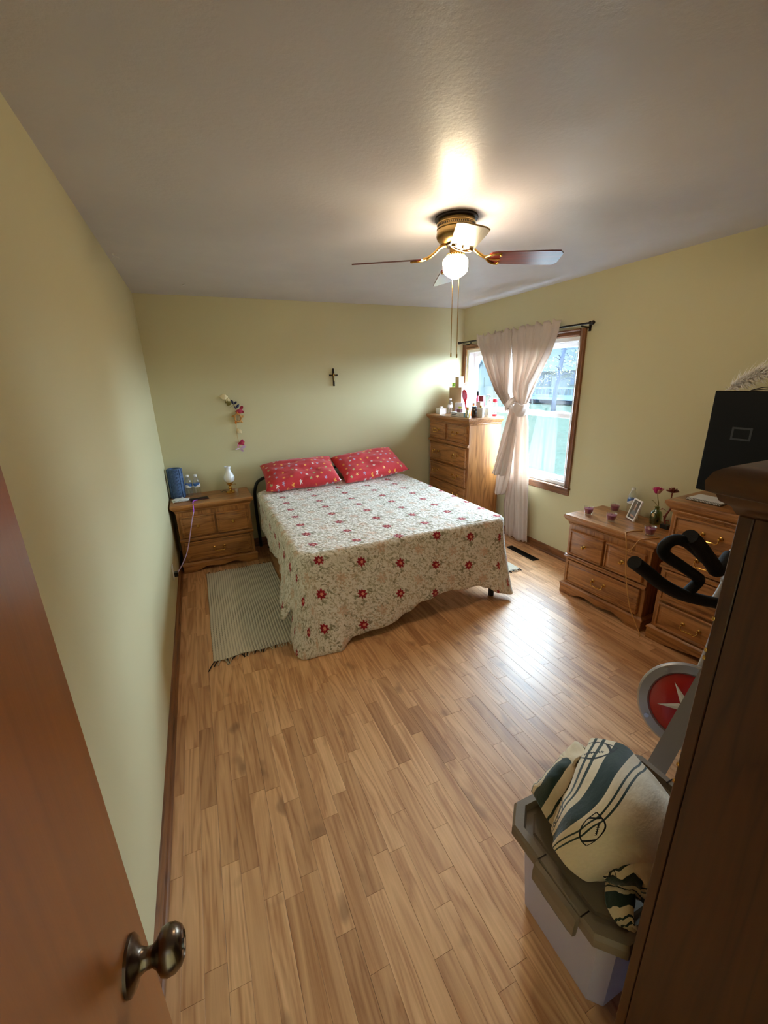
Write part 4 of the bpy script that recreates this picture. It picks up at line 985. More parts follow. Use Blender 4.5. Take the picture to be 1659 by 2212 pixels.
# ---------------------------------------------------------------- back wall decorations
def crucifix():
    t = thing('wall_cross', 'small dark wooden cross hanging on the green wall', 'cross', (1.730, BW, 1.725))
    MB().box((-.008, -.014, -.090), (.008, -.001, .088), .002).build('upright', BRONZE, t, smooth=0)
    MB().box((-.046, -.0145, .012), (.046, -.0015, .028), .002).build('crossbar', BRONZE, t, smooth=0)
    m = MB().tube([(0, -.018, .03), (0, -.018, -.04)], [.005, .004], 8).tube([(-.03, -.017, .026), (0, -.018, .018), (.03, -.017, .026)], .0025, 6).lathe([(.001, -.006), (.005, -.002), (.005, .003), (.001, .006)], 8, (0, -.019, .036)); m.build('figure', BRASS, t)
crucifix()
def garland():
    t = thing('butterfly_garland', 'string of paper butterflies and leaves hanging above the lamp', 'garland', (.70, BW, 1.06))
    ox, oz = .70, 1.06
    pts = [(.597, 1.580), (.640, 1.573), (.675, 1.520), (.705, 1.475), (.735, 1.425), (.718, 1.354), (.700, 1.285), (.694, 1.205), (.702, 1.120), (.702, 1.050)]
    MB().tube(spline([(x-ox, -.006, z-oz) for x, z in pts], 5), .0014, 6).build('string', TANCORD, t)
    def leaf(nm, mat, x, z, L, W, ang, tilt, lobes=1):
        m = MB(); n = 9; out = []
        for i in range(n+1):
            u = i/n; wv = W*sin(pi*u)**.8*(1+.35*(sin(lobes*pi*u*2)**2 if lobes > 1 else 0)); out.append((u*L, wv))
        c, s = cos(ang), sin(ang); vs = []
        for side in (1, -1):
            for (a, b) in out: vs.append((x-ox+a*c-side*b*s, -.008-tilt*b/W*W*1.0-.006*sin(a/L*pi), z-oz+a*s+side*b*c))
        for (a, b) in out: vs.append((x-ox+a*c, -.014-.008*sin(a/L*pi), z-oz+a*s))
        k = n+1; fs = []
        for i in range(n): fs += [(i, i+1, 2*k+i+1, 2*k+i), (k+i, 2*k+i, 2*k+i+1, k+i+1)]
        m.add(vs, fs); m.build(nm, mat, t, smooth=0, thick=.0012, fix=False)
    def fly(x, z, mat, sc, ang):
        m = MB()
        for s in (1, -1):
            for (a0, L, W) in ((.75, .052, .024), (-.5, .040, .020)):
                n = 8; vs = [(0, 0)]; 
                for i in range(n+1):
                    q = i/n; aa = a0*s+(q-.5)*.9; rr = sc*L*(.55+.45*sin(pi*q)); vs.append((s*abs(rr*cos(aa)), rr*sin(a0+(q-.5)*.9)))
                P = []
                for (a, b) in vs:
                    X, Z = a*cos(ang)-b*sin(ang), a*sin(ang)+b*cos(ang); P.append((x-ox+X, -.008-.42*abs(a), z-oz+Z))
                m.add(P, [tuple(range(len(P)))])
        m.build('butterfly', mat, t, smooth=0, thick=.001, fix=False)
    leaf('paper_leaf', BEIGE, .655, 1.565, .075, .022, pi*.97, .3, 2); leaf('paper_leaf', BEIGE, .655, 1.560, .055, .018, -1.7, .3, 2)
    leaf('leaf', OLIVE, .672, 1.545, .07, .022, -2.0, .4); leaf('leaf', OLIVE, .668, 1.55, .06, .016, -2.4, .2)
    fly(.700, 1.492, NAVY, 1.0, 1.3); leaf('leaf', NAVY, .712, 1.455, .055, .012, .8, .2)
    fly(.742, 1.430, BURG, 1.15, .15); leaf('leaf', BURG, .705, 1.425, .08, .022, .02, .4)
    m = MB()
    for k in range(3):
        m.tube([( .722-ox+(.030+.004*sin(5*a+k))*cos(a), -.014-.006*k, 1.365-oz+(.038+.004*cos(4*a+k*2))*sin(a)) for a in [2*pi*i/18 for i in range(18)]], .0065, 6, 0, True)
    m.build('straw_wreath', STRAW, t, smooth=60)
    for q in range(5): leaf('leaf', ORANGE if q % 2 else STRAW, .722+.03*cos(q*1.3), 1.365+.036*sin(q*1.3), .032, .010, q*1.3+.6, .3)
    leaf('paper_leaf', BEIGE, .700, 1.260, .065, .018, -.9, .3, 2); leaf('paper_leaf', BEIGE, .690, 1.235, .05, .012, -.2, .3, 2)
    fly(.712, 1.110, HOTPINK, 1.0, .2); leaf('leaf', BURG, .690, 1.110, .07, .018, .25, .3)
    fly(.706, 1.065, LILAC, 1.1, -.4)
garland()

# ---------------------------------------------------------------- toiletries on the tall dresser
TD_ = 1.2905
def item(name, label, cat, x, y, parts, rz=0, z=TD_):
    t = thing(name, label, cat, (x, y, z), rz)
    for p in parts:
        kind, nm, mat, g = p[:4]
        if kind == 'l': MB().lathe(g, 22).build(nm, mat, t, smooth=40)
        elif kind == 'b': MB().box(g[0], g[1], g[2] if len(g) > 2 else .002).build(nm, mat, t, smooth=0)
        elif kind == 't': MB().tube(*g).build(nm, mat, t, smooth=60)
    return t
def toiletries():
    t = thing('card_organizer', 'tall tan cardboard organizer box at the corner of the tall dresser', 'box', (3.13, 4.13, TD_))
    MB().box((0, 0, 0), (.003, .25, .285)).box((0, .247, 0), (.15, .25, .285)).box((.147, 0, 0), (.15, .25, .285)).box((0, 0, 0), (.15, .25, .004)).build('side_walls', CARD, t, smooth=0)
    MB().box((.003, -.002, 0), (.150, .001, .285), .0005).build('white_front', PAPER, t, smooth=0)
    MB().box((-.004, -.004, .285), (.154, .254, .291), .001).build('lid', CARD, t, smooth=0)
    m = MB(); rng = random.Random(9)
    for k in range(9): 
        a, b = .015+.12*rng.random(), .05+.17*rng.random(); m.box((a, -.0035, b), (a+.01+.03*rng.random(), -.002, b+.008+.02*rng.random()))
    stuff(m.build('printed_marks', PRINTG, t, smooth=0))
    z2 = TD_+.2915
    item('small_carton', 'small tan carton standing on the cardboard organizer', 'box', 3.175, 4.245, [('b', 'carton', CARD, ((-.03, -.04, 0), (.03, .04, .115))), ('b', 'white_edge', PAPER, ((-.031, -.0415, 0), (.031, -.040, .116), .0005)), ('l', 'seal', BEIGE, [(.001, .1155), (.012, .1155), (.012, .1165), (.001, .117)])], 0, z2)
    t = thing('tiara', 'white pearl tiara on top of the cardboard organizer', 'tiara', (3.205, 4.165, z2))
    m = MB().tube([(.055*cos(a)*.9, .035*sin(a), .004) for a in [2*pi*i/24 for i in range(24)]], .0022, 6, 0, True)
    m.build('band', WHITEP, t); m = MB()
    for i in range(9):
        a = pi+pi*(i+.5)/9; h = .022+.022*sin(pi*(i+.5)/9); x, y = .0495*cos(a), .035*sin(a); m.tube([(x-.006, y, .004), (x, y, h), (x+.006, y, .004)], .0016, 5); m.lathe([(.001, -.004), (.004, 0), (.001, .004)], 8, (x, y, h+.004))
    m.build('points', MILK, t)
    item('glass_votive', 'pale green glass votive on the organizer by the wall', 'votive', 3.165, 4.345, [('l', 'cup', GREENG, [(.020, 0), (.022, .004), (.026, .05), (.024, .05), (.019, .008), (.001, .008)]), ('l', 'wax', LIME, [(.0, .009), (.018, .009), (.021, .022), (.0, .022)])], 0, z2)
    item('tissue_box', 'small white box at the wall end of the tall dresser top', 'box', 2.975, 4.305, [('b', 'box_body', WHITEP, ((-.045, -.045, 0), (.045, .045, .062))), ('b', 'tissue', PAPER, ((-.02, -.03, .062), (.016, .012, .082), .008))])
    bottle(3.055, 4.235, TD_, 'half size water bottle before the cardboard organizer', h=.17, r=.030)
    item('ointment_box', 'long white and blue printed box at the dresser front edge', 'box', 2.925, 3.845, [('b', 'box_body', WHITEP, ((-.024, -.140, 0), (.024, .140, .044))), ('b', 'blue_end', LBLUE, ((-.0245, -.1405, -.0), (.0245, -.110, .0445), .001))]+[('b', 'print_bar', NAVY, ((-.0256, y0, z0), (-.024, y1, z1), .0003)) for y0, y1, z0, z1 in ((.02, .12, .028, .037), (.03, .118, .014, .022), (-.05, -.02, .016, .022))])
    item('brown_carton', 'small mauve brown box resting on the printed ointment box', 'box', 2.925, 3.845, [('b', 'carton', plain('mauve_card', srgb(150, 104, 104), .7), ((-.018, -.030, 0), (.018, .030, .036)))], 0, TD_+.0445)
    item('blue_tube', 'light blue cream tube behind the printed ointment box', 'tube', 2.972, 3.775, [('l', 'tube_body', LBLUE, [(.016, 0), (.017, .004), (.015, .05), (.008, .085), (.001, .088)]), ('l', 'cap', WHITEP, [(.0165, 0), (.018, 0), (.018, .012), (.0165, .012)])])
    t = thing('plush_bow', 'lilac plush bow behind the printed ointment box', 'toy', (2.995, 3.975, TD_))
    m = MB()
    for s in (-1, 1): m.lathe([(.004, 0), (.024, .016), (.030, .036), (.022, .052), (.004, .06)], 14, (0, s*.002, 0), 0, 1); m.v = [(p[0], p[1]*s if i >= len(m.v)-70 else p[1], p[2]) for i, p in enumerate(m.v)]
    m.v = [(p[0]*.8, p[1], p[2]+.045) for p in m.v]; m.build('loops', LILAC, t, smooth=180)
    MB().lathe([(.001, .028), (.013, .034), (.015, .045), (.013, .056), (.001, .062)], 14).build('knot', HOTPINK, t, smooth=180); MB().box((-.018, -.03, 0), (.018, .03, .022), .01).build('cushion', LILAC, t, smooth=60)
    item('perfume_bottle', 'square amber perfume bottle with gold cap at the dresser corner', 'perfume', 2.893, 3.655, [('b', 'bottle', GOLDLIQ, ((-.018, -.022, 0), (.018, .022, .080), .005)), ('b', 'label', BEIGE, ((-.0186, -.012, .02), (-.018, .012, .055), .0002)), ('l', 'cap', BRASS, [(.012, .08), (.013, .082), (.013, .108), (.0, .110)])])
    item('dark_jar', 'dark brown glass jar with black lid between perfume and white box', 'jar', 2.985, 3.668, [('l', 'jar', DKBROWN, [(.024, 0), (.027, .004), (.027, .078), (.022, .088), (.022, .092)]), ('l', 'lid', BLACKP, [(.025, .092), (.026, .094), (.026, .108), (.024, .110), (.0, .110)])])
    item('white_carton', 'white perfume carton standing right of the dark brown jar', 'box', 3.045, 3.640, [('b', 'carton', WHITEP, ((-.022, -.030, 0), (.022, .030, .095), .001)), ('b', 'gold_tab', BRASS, ((-.008, -.010, .095), (.008, .010, .120), .001))], R(28))
    item('cream_tub', 'white cream tub with printed side and peach lid', 'tub', 3.135, 3.650, [('l', 'tub', CREAM, [(.036, 0), (.038, .003), (.044, .075), (.046, .08)]), ('l', 'lid', WHITEP, [(.047, .08), (.048, .082), (.048, .094), (.045, .098), (.0, .098)]), ('b', 'print_bar', PRINTG, ((-.041, -.012, .02), (-.040, .000, .05), .0003)), ('b', 'print_bar', PRINTG, ((-.022, -.040, .02), (-.012, -.038, .05), .0003))])
    item('spray_bottle', 'clear body spray bottle with red cap near the curtain', 'bottle', 3.235, 3.655, [('l', 'bottle', CLEARG, [(.001, .022), (.022, .022), (.023, .024), (.023, .125), (.014, .138), (.013, .142)]), ('l', 'red_base', RED, [(.022, 0), (.024, .002), (.024, .022), (.001, .022)]), ('l', 'cap', RED, [(.023, .142), (.024, .144), (.024, .178), (.022, .180), (.0, .180)])])
    t = thing('hair_brush', 'red paddle hair brush standing upright among the bottles', 'brush', (3.085, 3.945, TD_+.001)); t.rotation_euler = (R(-7), R(-4), R(20))
    m = MB(); m.rings([[(.010*q*cos(a)+.0, w_*cos(a)*1.0, z) if False else (d_*sin(a), w_*cos(a), z) for a in [2*pi*k/16 for k in range(16)]] for (w_, d_, z, q) in ((.008, .006, 0, 1), (.010, .008, .05, 1), (.009, .007, .12, 1), (.014, .008, .15, 1), (.030, .010, .18, 1), (.034, .011, .215, 1), (.030, .010, .25, 1), (.012, .006, .272, 1))]); m.build('handle_body', RED, t, smooth=180)
    m = MB(); m.rings([[(-.011+.002*sin(a), .026*cos(a)*k, .215+.042*sin(a)*k) for a in [2*pi*i/16 for i in range(16)]] for k in (1.0, .6)]); m.build('bristle_pad', PINK, t, smooth=60)
    item('pink_bottle', 'slim pink bottle with black cap against the window', 'bottle', 3.195, 3.905, [('l', 'bottle', PINK, [(.018, 0), (.020, .004), (.020, .17), (.013, .20), (.010, .205)]), ('l', 'cap', BLACKP, [(.013, .205), (.016, .208), (.016, .235), (.008, .25), (.001, .262)])])
    item('orange_bottle', 'orange cone shaped bottle in the middle of the toiletries', 'bottle', 3.105, 3.852, [('l', 'bottle', ORANGE, [(.030, 0), (.032, .004), (.028, .05), (.014, .10), (.010, .115)]), ('l', 'cap', DKRED, [(.011, .115), (.011, .13), (.001, .132)])])
    item('peach_carton', 'peach cosmetics carton behind the white carton', 'box', 3.105, 3.742, [('b', 'carton', PEACH, ((-.025, -.030, 0), (.025, .030, .15))), ('b', 'red_print', RED, ((-.0256, -.02, .06), (-.025, .015, .08), .0002))], R(10))
    item('red_carton', 'tall dark red carton behind the peach carton', 'box', 3.185, 3.815, [('b', 'carton', DKRED, ((-.020, -.030, 0), (.020, .030, .205))), ('b', 'white_band', PAPER, ((-.0206, -.0305, .05), (.0206, .0305, .09), .0002))], R(15))
    item('pump_bottle', 'white pump lotion bottle beside the window pane', 'bottle', 3.232, 3.748, [('l', 'bottle', WHITEP, [(.026, 0), (.029, .004), (.029, .13), (.018, .160), (.010, .165)]), ('l', 'collar', GREYP, [(.012, .165), (.012, .18), (.004, .182), (.004, .205)]), ('b', 'nozzle', GREYP, ((-.036, -.007, .205), (.008, .007, .217), .003))])
    item('greeting_card', 'folded lime and white greeting card propped on the dresser', 'card', 3.035, 4.035, [('b', 'front_leaf', PAPER, ((-.0015, -.055, 0), (.0015, .055, .130), .0004)), ('b', 'back_leaf', PAPER, ((.02, -.055, 0), (.023, .055, .130), .0004)), ('b', 'fold', PAPER, ((-.0015, -.0565, 0), (.023, -.055, .130), .0004)), ('b', 'lime_print', LIME, ((-.0022, -.045, .02), (-.0015, .0, .09), .0002)), ('b', 'olive_print', OLIVE, ((-.0022, .008, .03), (-.0015, .044, .06), .0002))], R(15))
    item('tall_vial', 'thin clear perfume vial between tub and spray bottle', 'bottle', 3.195, 3.700, [('l', 'vial', CLEARG, [(.001, .002), (.010, .002), (.011, .004), (.011, .13), (.006, .138)]), ('l', 'cap', CHROME, [(.007, .138), (.008, .140), (.008, .168), (.001, .170)])])
toiletries()

# ---------------------------------------------------------------- candle nightstand
def candle(x, y, label, rz=0):
    t = thing('votive_candle', label, 'candle', (x, y, NTOP), rz, 'purple votive candles')
    MB().lathe([(.022, 0), (.026, .002), (.036, .062), (.0345, .062), (.026, .010), (.0, .010)], 26).build('glass_cup', CLEARG, t, smooth=40)
    MB().lathe([(.0, .0105), (.0256, .0105), (.0330, .048), (.0, .0475)], 26).build('wax', WAX, t, smooth=40)
    MB().tube([(0, 0, .047), (.001, 0, .056)], .0012, 6).build('wick', BLACKP, t)
candle(3.000, 2.165, 'purple votive candle nearest the window on the nightstand corner'); candle(3.235, 2.125, 'purple votive candle by the wall beside the water bottle')
candle(3.010, 1.975, 'purple votive candle before the tilted photo frame'); candle(2.985, 1.665, 'purple votive candle at the end beside the wide dresser')
bottle(3.285, 2.03, NTOP, 'clear water bottle with blue label behind the photo frame')
def photo_frame():
    t = thing('photo_frame', 'white framed portrait photo leaning among the purple candles', 'picture frame', (3.150, 1.930, NTOP)); t.rotation_euler = (0, R(16), R(-28))
    # local: faces -X, y across, z up
    W, H = .112, .158
    m = MB().box((-.006, -W/2, .003), (.006, -W/2+.012, H+.003), .002).box((-.006, W/2-.012, .003), (.006, W/2, H+.003), .002).box((-.006, -W/2+.012, .003), (.006, W/2-.012, .015), .002).box((-.006, -W/2+.012, H-.009), (.006, W/2-.012, H+.003), .002)
    m.build('frame', MILK, t, smooth=0)
    MB().box((.0, -W/2+.010, .012), (.004, W/2-.010, H-.006)).build('backing', PRINTD, t, smooth=0)
    x = -.0006; m = MB(); PH = []
    def poly(pts, mi, d):
        m.add([(x-d, a*W/2, .009+b*H) for a, b in pts], [tuple(range(len(pts)))], mi)
    def ell(cx_, cy_, rx, ry, mi, d): poly([(cx_+rx*cos(2*pi*i/18), cy_+ry*sin(2*pi*i/18)) for i in range(18)], mi, d)
    poly([(-.8, .02), (.8, .02), (.8, .93), (-.8, .93)], 0, 0)
    ell(.05, .62, .30, .20, 3, .0002); poly([(-.30, .65), (-.26, .36), (.0, .34), (.36, .36), (.38, .65)], 3, .0002)         # long dark hair
    poly([(-.58, .10), (-.50, .34), (-.22, .46), (.30, .46), (.48, .32), (.55, .10)], 1, .0003)                               # grey top
    ell(.05, .62, .17, .135, 2, .0004); poly([(-.03, .52), (.13, .52), (.16, .42), (-.06, .42)], 2, .0004)                    # face, neck
    ell(.05, .80, .13, .025, 4, .0005)                                                                                        # headpiece
    poly([(-.60, .12), (-.52, .18), (.30, .22), (.32, .15)], 2, .0005); poly([(.50, .13), (.45, .20), (-.2, .17), (-.25, .11)], 2, .0006)   # folded arms
    for ex in (-.02, .12): ell(ex, .635, .025, .012, 3, .0006)
    ell(.05, .555, .045, .010, 5, .0006)
    m.build('photo_print', [PRINTD, PRINTG, SKIN, BLACKP, PAPER, DKRED], t, smooth=0, fix=False)
    MB().rings([[(-.0012, a, b) for a, b in ((-W/2+.012, .015), (W/2-.012, .015), (W/2-.012, H-.009), (-W/2+.012, H-.009))], [(-.0022, a, b) for a, b in ((-W/2+.012, .015), (W/2-.012, .015), (W/2-.012, H-.009), (-W/2+.012, H-.009))]]).build('glazing', GLASS, t, smooth=0)
    MB().box((.006, -.012, .020), (.0085, .012, .11), .001).tube([(.008, 0, .105), (.052, 0, .014)], .004, 6).build('easel_leg', WHITEP, t, smooth=0)
photo_frame()
def vase():
    t = thing('rose_vase', 'green glass bottle vase holding a pink rose', 'vase', (3.225, 1.795, NTOP))
    MB().lathe([(.030, 0), (.034, .004), (.037, .03), (.036, .075), (.030, .092), (.016, .104), (.014, .118), (.019, .126), (.017, .126), (.012, .118), (.014, .104), (.028, .090), (.033, .072), (.034, .03), (.030, .006), (.0, .006)], 26).build('bottle', GREENG, t, smooth=60)
    MB().lathe([(.0, .007), (.029, .007), (.0325, .03), (.032, .055), (.0, .055)], 20).build('filling', plain('green_marbles', srgb(92, 116, 44), .4, scale=90, var=.4), t)
    MB().box((-.038, -.012, .062), (-.034, .008, .084), .001).build('label', BEIGE, t, smooth=0)
    MB().tube(spline([(0, 0, .02), (.003, -.004, .13), (-.010, .002, .19), (-.020, .004, .232)], 6), .0024, 6).tube(spline([(.0, 0, .13), (-.02, .02, .165), (-.035, .025, .170)], 5), .0015, 5).build('stem', OLIVE, t)
    m = MB(); k = MB()
    for ring, (n, r0, r1, h0, h1) in enumerate(((3, .004, .008, .0, .034), (5, .010, .022, -.004, .032), (6, .016, .036, -.008, .026))):
        for i in range(n):
            a = 2*pi*(i+.5*ring)/n; da = pi/n*1.15; vs = []
            for v in range(4):
                for u in range(4):
                    q = (u/3-.5)*2*da; rr = r0+(r1-r0)*(v/3)**1.3; vs.append((-.022+rr*cos(a+q*(1-.25*v/3)), .004+rr*sin(a+q*(1-.25*v/3)), .236+h0+(h1-h0)*v/3-.006*abs(u/3-.5)*v/3))
            (k if ring == 2 and i % 2 else m).add(vs, [(v*4+u, v*4+u+1, (v+1)*4+u+1, (v+1)*4+u) for v in range(3) for u in range(3)])
    o = m.build('rose_petals', HOTPINK, t, smooth=180, thick=.0015, fix=False); k.build('outer_petals', plain('gilt_pink_petal', srgb(232, 170, 160), .4), t, smooth=180, thick=.0015, fix=False)
    t = thing('carved_rose', 'dark red carved wooden rose on a small black stand', 'ornament', (3.195, 1.700, NTOP))
    MB().box((-.022, -.026, 0), (.022, .026, .030), .002).build('stand', BLACKP, t, smooth=0)
    MB().tube(spline([(0, .005, .028), (.006, .020, .07), (-.004, .002, .11), (.006, -.012, .16), (.0, -.004, .21), (.0, -.005, .262)], 6), [.0065]*18+[.0045]*13, 8).build('stem', ROSEW, t, smooth=180)
    for (z, s, a) in ((.06, .045, .8), (.12, .05, 2.6), (.045, .04, 4.4)):
        MB().add([(0, .01, z), (s*.5*cos(a)-.012*sin(a), .01+s*.5*sin(a)+.012*cos(a), z+.02), (s*cos(a), .01+s*sin(a), z+.012), (s*.5*cos(a)+.012*sin(a), .01+s*.5*sin(a)-.012*cos(a), z+.02)], [(0, 1, 2, 3)]).build('leaf', ROSEW, t, smooth=0, thick=.002, fix=False)
    m = MB()
    for ring, (n, r0, r1, h1) in enumerate(((3, .004, .010, .034), (5, .010, .024, .028), (6, .014, .038, .014))):
        for i in range(n):
            a = 2*pi*(i+.4*ring)/n; da = pi/n*1.1; vs = []
            for v in range(4):
                for u in range(4):
                    q = (u/3-.5)*2*da; rr = r0+(r1-r0)*(v/3)**1.2; vs.append((rr*cos(a+q*(1-.3*v/3)), -.005+rr*sin(a+q*(1-.3*v/3)), .258+h1*v/3-.008*abs(u/3-.5)*v/3))
            m.add(vs, [(v*4+u, v*4+u+1, (v+1)*4+u+1, (v+1)*4+u) for v in range(3) for u in range(3)])
    m.build('rose_head', ROSEW, t, smooth=180, thick=.002, fix=False)
vase()
def tan_cord():
    P = spline([(3.02, 1.735, NTOP+.003), (2.96, 1.760, NTOP+.003), (2.90, 1.765, NTOP+.003), (2.862, 1.745, NTOP+.004), (2.842, 1.722, .640), (2.834, 1.700, .56), (2.836, 1.690, .45), (2.838, 1.660, .32), (2.838, 1.615, .18), (2.846, 1.56, .08), (2.850, 1.530, .030), (2.852, 1.525, .003)], 8)
    m = MB().tube(P, .0035, 7)
    m.tube(spline([(2.99, 1.60, NTOP+.003), (2.93, 1.615, NTOP+.003), (2.874, 1.630, NTOP+.003), (2.848, 1.640, .655), (2.838, 1.650, .625), (2.835, 1.668, .590)], 6), .0035, 7)
    for d in (-.008, .003, .012): m.tube(spline([(2.835, 1.668, .592), (2.832, 1.674+d, .578), (2.830, 1.682+d*1.6, .562)], 4), .0016, 5)
    o = m.build('tan_cord', TANCORD, None, smooth=180); tag(o, 'tan frayed cord draped over the candle nightstand front', 'cord')
tan_cord()

# ---------------------------------------------------------------- wide dresser top
DZ = .9555
def dresser_top():
    t = thing('notebook', 'white spiral notebook lying on the wide dresser front corner', 'notebook', (3.045, 1.395, DZ), R(3))
    MB().box((-.065, -.09, 0), (.085, .09, .003), .0005).build('back_cover', TAUPE, t, smooth=0); MB().box((-.062, -.088, .003), (.083, .088, .012), .0005).build('pages', PAPER, t, smooth=0)
    m = MB()
    for i in range(24):
        y = -.086+.0075*i; m.tube([(-.062+.0085*cos(a), y, .007+.0085*sin(a)) for a in [2*pi*k/10 for k in range(10)]], .0011, 5, 0, True)
    m.build('spiral', BLACKM, t, smooth=180)
    t = thing('television', 'large black flat television standing on the wide dresser', 'television', (3.17, 1.0, DZ))
    MB().box((-.016, -.53, .030), (.004, .54, .622), .004).build('screen', TVM, t, smooth=0)
    MB().box((.004, -.49, .06), (.030, .50, .58), .01).build('back_shell', BLACKP, t, smooth=0)
    m = MB().box((-.07, -.24, 0), (.09, .26, .008), .003).box((.0, -.03, .006), (.02, .05, .09), .004); m.build('stand', BLACKP, t, smooth=0)
    a, b, z0, z1, w_ = .312, .412, .352, .424, .010
    MB().box((-.0172, a, z0), (-.0158, b, z0+w_)).box((-.0172, a, z1-w_), (-.0158, b, z1)).box((-.0172, a, z0+w_), (-.0158, a+w_, z1-w_)).box((-.0172, b-w_, z0+w_), (-.0158, b, z1-w_)).build('square_outline', DKRECT, t, smooth=0)  # thin charcoal rectangle outline on the screen face
    t = thing('feather_plume', 'fluffy white feather plume lying on top of the television', 'feather', (3.165, 1.475, DZ+.622))
    rng = random.Random(11); sp = spline([(0, .0, .006), (.004, -.05, .045), (.0, -.12, .085), (.0, -.20, .112), (0, -.30, .125)], 8)
    MB().tube(sp, .0022, 6).build('quill', BEIGE, t)
    m = MB()
    for k in range(2600):
        q = rng.random()**.8; i = min(int(q*(len(sp)-1)), len(sp)-2); p = sp[i].lerp(sp[i+1], rng.random()); tn = (sp[i+1]-sp[i]).normalized()
        d = Vector((rng.gauss(0, .7), rng.gauss(0, .5), rng.gauss(.1, .7)))*.036+tn*(.03+.02*rng.random()); e = d.orthogonal().normalized()*.0020; mid = p+d*.6+Vector((0, 0, .003)); tip = p+d-Vector((0, 0, .004))
        if tip.z < .001: tip.z = .001
        if mid.z < .001: mid.z = .001
        m.add([p-e, p+e, mid+e, tip, mid-e], [(0, 1, 2, 3, 4)])
    stuff(m.build('barbs', FEATHER, t, smooth=0, fix=False))
    for k, (dy, dz) in enumerate(((-.30, .035), (-.34, .055))):
        MB().tube(spline([(.01, -.10, .0028), (.012, -.16, .010+.01*k), (.008, -.26, .022), (.0, dy-.10, dz)], 6), .0022, 6).build('dried_stem', BRONZE, t)
dresser_top()

# ---------------------------------------------------------------- floor register
def register():
    t = thing('floor_vent', 'dark bronze floor vent register near the window wall', 'vent', (3.128, 2.975, 0))
    w_, l = .040, .195
    m = MB().box((-w_, -l, .0005), (-w_+.008, l, .005), .001).box((w_-.008, -l, .0005), (w_, l, .005), .001).box((-w_+.008, -l, .0005), (w_-.008, -l+.010, .005), .001).box((-w_+.008, l-.010, .0005), (w_-.008, l, .005), .001)
    m.build('rim', BRONZE, t, smooth=0); MB().box((-w_+.006, -l+.008, .0003), (w_-.006, l-.008, .0010)).build('opening', BLACKM, t, smooth=0)
    s = MB().box((-w_+.008, -.002, .0012), (w_-.008, .002, .0045)).build('louver', BRONZE, t, smooth=0); s.location = (0, -l+.016, 0)
    for i in range(1, 30): c = s.copy(); COL.objects.link(c); c.parent = t; c.location = (0, -l+.016+i*.0125, 0)
register()

# ---------------------------------------------------------------- storage tote and fleece blanket
def tote():
    t = thing('storage_tote', 'frosted plastic storage tote with taupe lid under the fleece blanket', 'storage bin', (1.345, .552, 0))
    def rr(x0, x1, y0, y1, c, z): return [(x0+c, y0, z), (x1-c, y0, z), (x1, y0+c, z), (x1, y1-c, z), (x1-c, y1, z), (x0+c, y1, z), (x0, y1-c, z), (x0, y0+c, z)]
    m = MB(); m.rings([rr(-.222, .222, -.146, .146, .03, .003), rr(-.228, .228, -.152, .152, .03, .012), rr(-.246, .246, -.166, .166, .03, .30), rr(-.256, .256, -.176, .176, .03, .302), rr(-.258, .258, -.178, .178, .03, .352)], cap1=False)
    m.build('body', BINM, t, smooth=30, thick=.0025)
    X, Y = .292, .203; m = MB()
    m.rings([rr(-X+.004, X-.004, -Y+.004, Y-.004, .052, .338), rr(-X, X, -Y, Y, .055, .345), rr(-X, X, -Y, Y, .055, .372), rr(-X+.006, X-.006, -Y+.006, Y-.006, .053, .384), rr(-X+.026, X-.026, -Y+.026, Y-.026, .050, .384), rr(-X+.032, X-.032, -Y+.032, Y-.032, .048, .364), rr(-X+.048, X-.048, -Y+.048, Y-.048, .045, .362), rr(-X+.052, X-.052, -Y+.052, Y-.052, .044, .369), rr(-X+.064, X-.064, -Y+.064, Y-.064, .042, .368)], cap0=True)
    m.build('lid', TAUPE, t, smooth=25)
    for s in (-1, 1):
        m = MB(); x = s*X; m.prism([(.0, .380), (.012, .376), (.017, .350), (.017, .318), (.004, .312), (.0, .335)], lambda a, b, tt: (x+s*a, tt, b), -.105, .040)
        m.build('latch', TAUPE, t, smooth=0)
        for y in (-.107, .040): MB().box((min(x, x-s*.03), y-.0015, .3835), (max(x, x-s*.03)-0, y+.0015, .3855)).build('lid_seam', BRONZE, t, smooth=0)
    MB().box((-.252, -.055, .200), (-.243, .050, .246), .001).build('label_slot', plain('slate_sticker', srgb(70, 74, 92), .4), t, smooth=0)
tote()
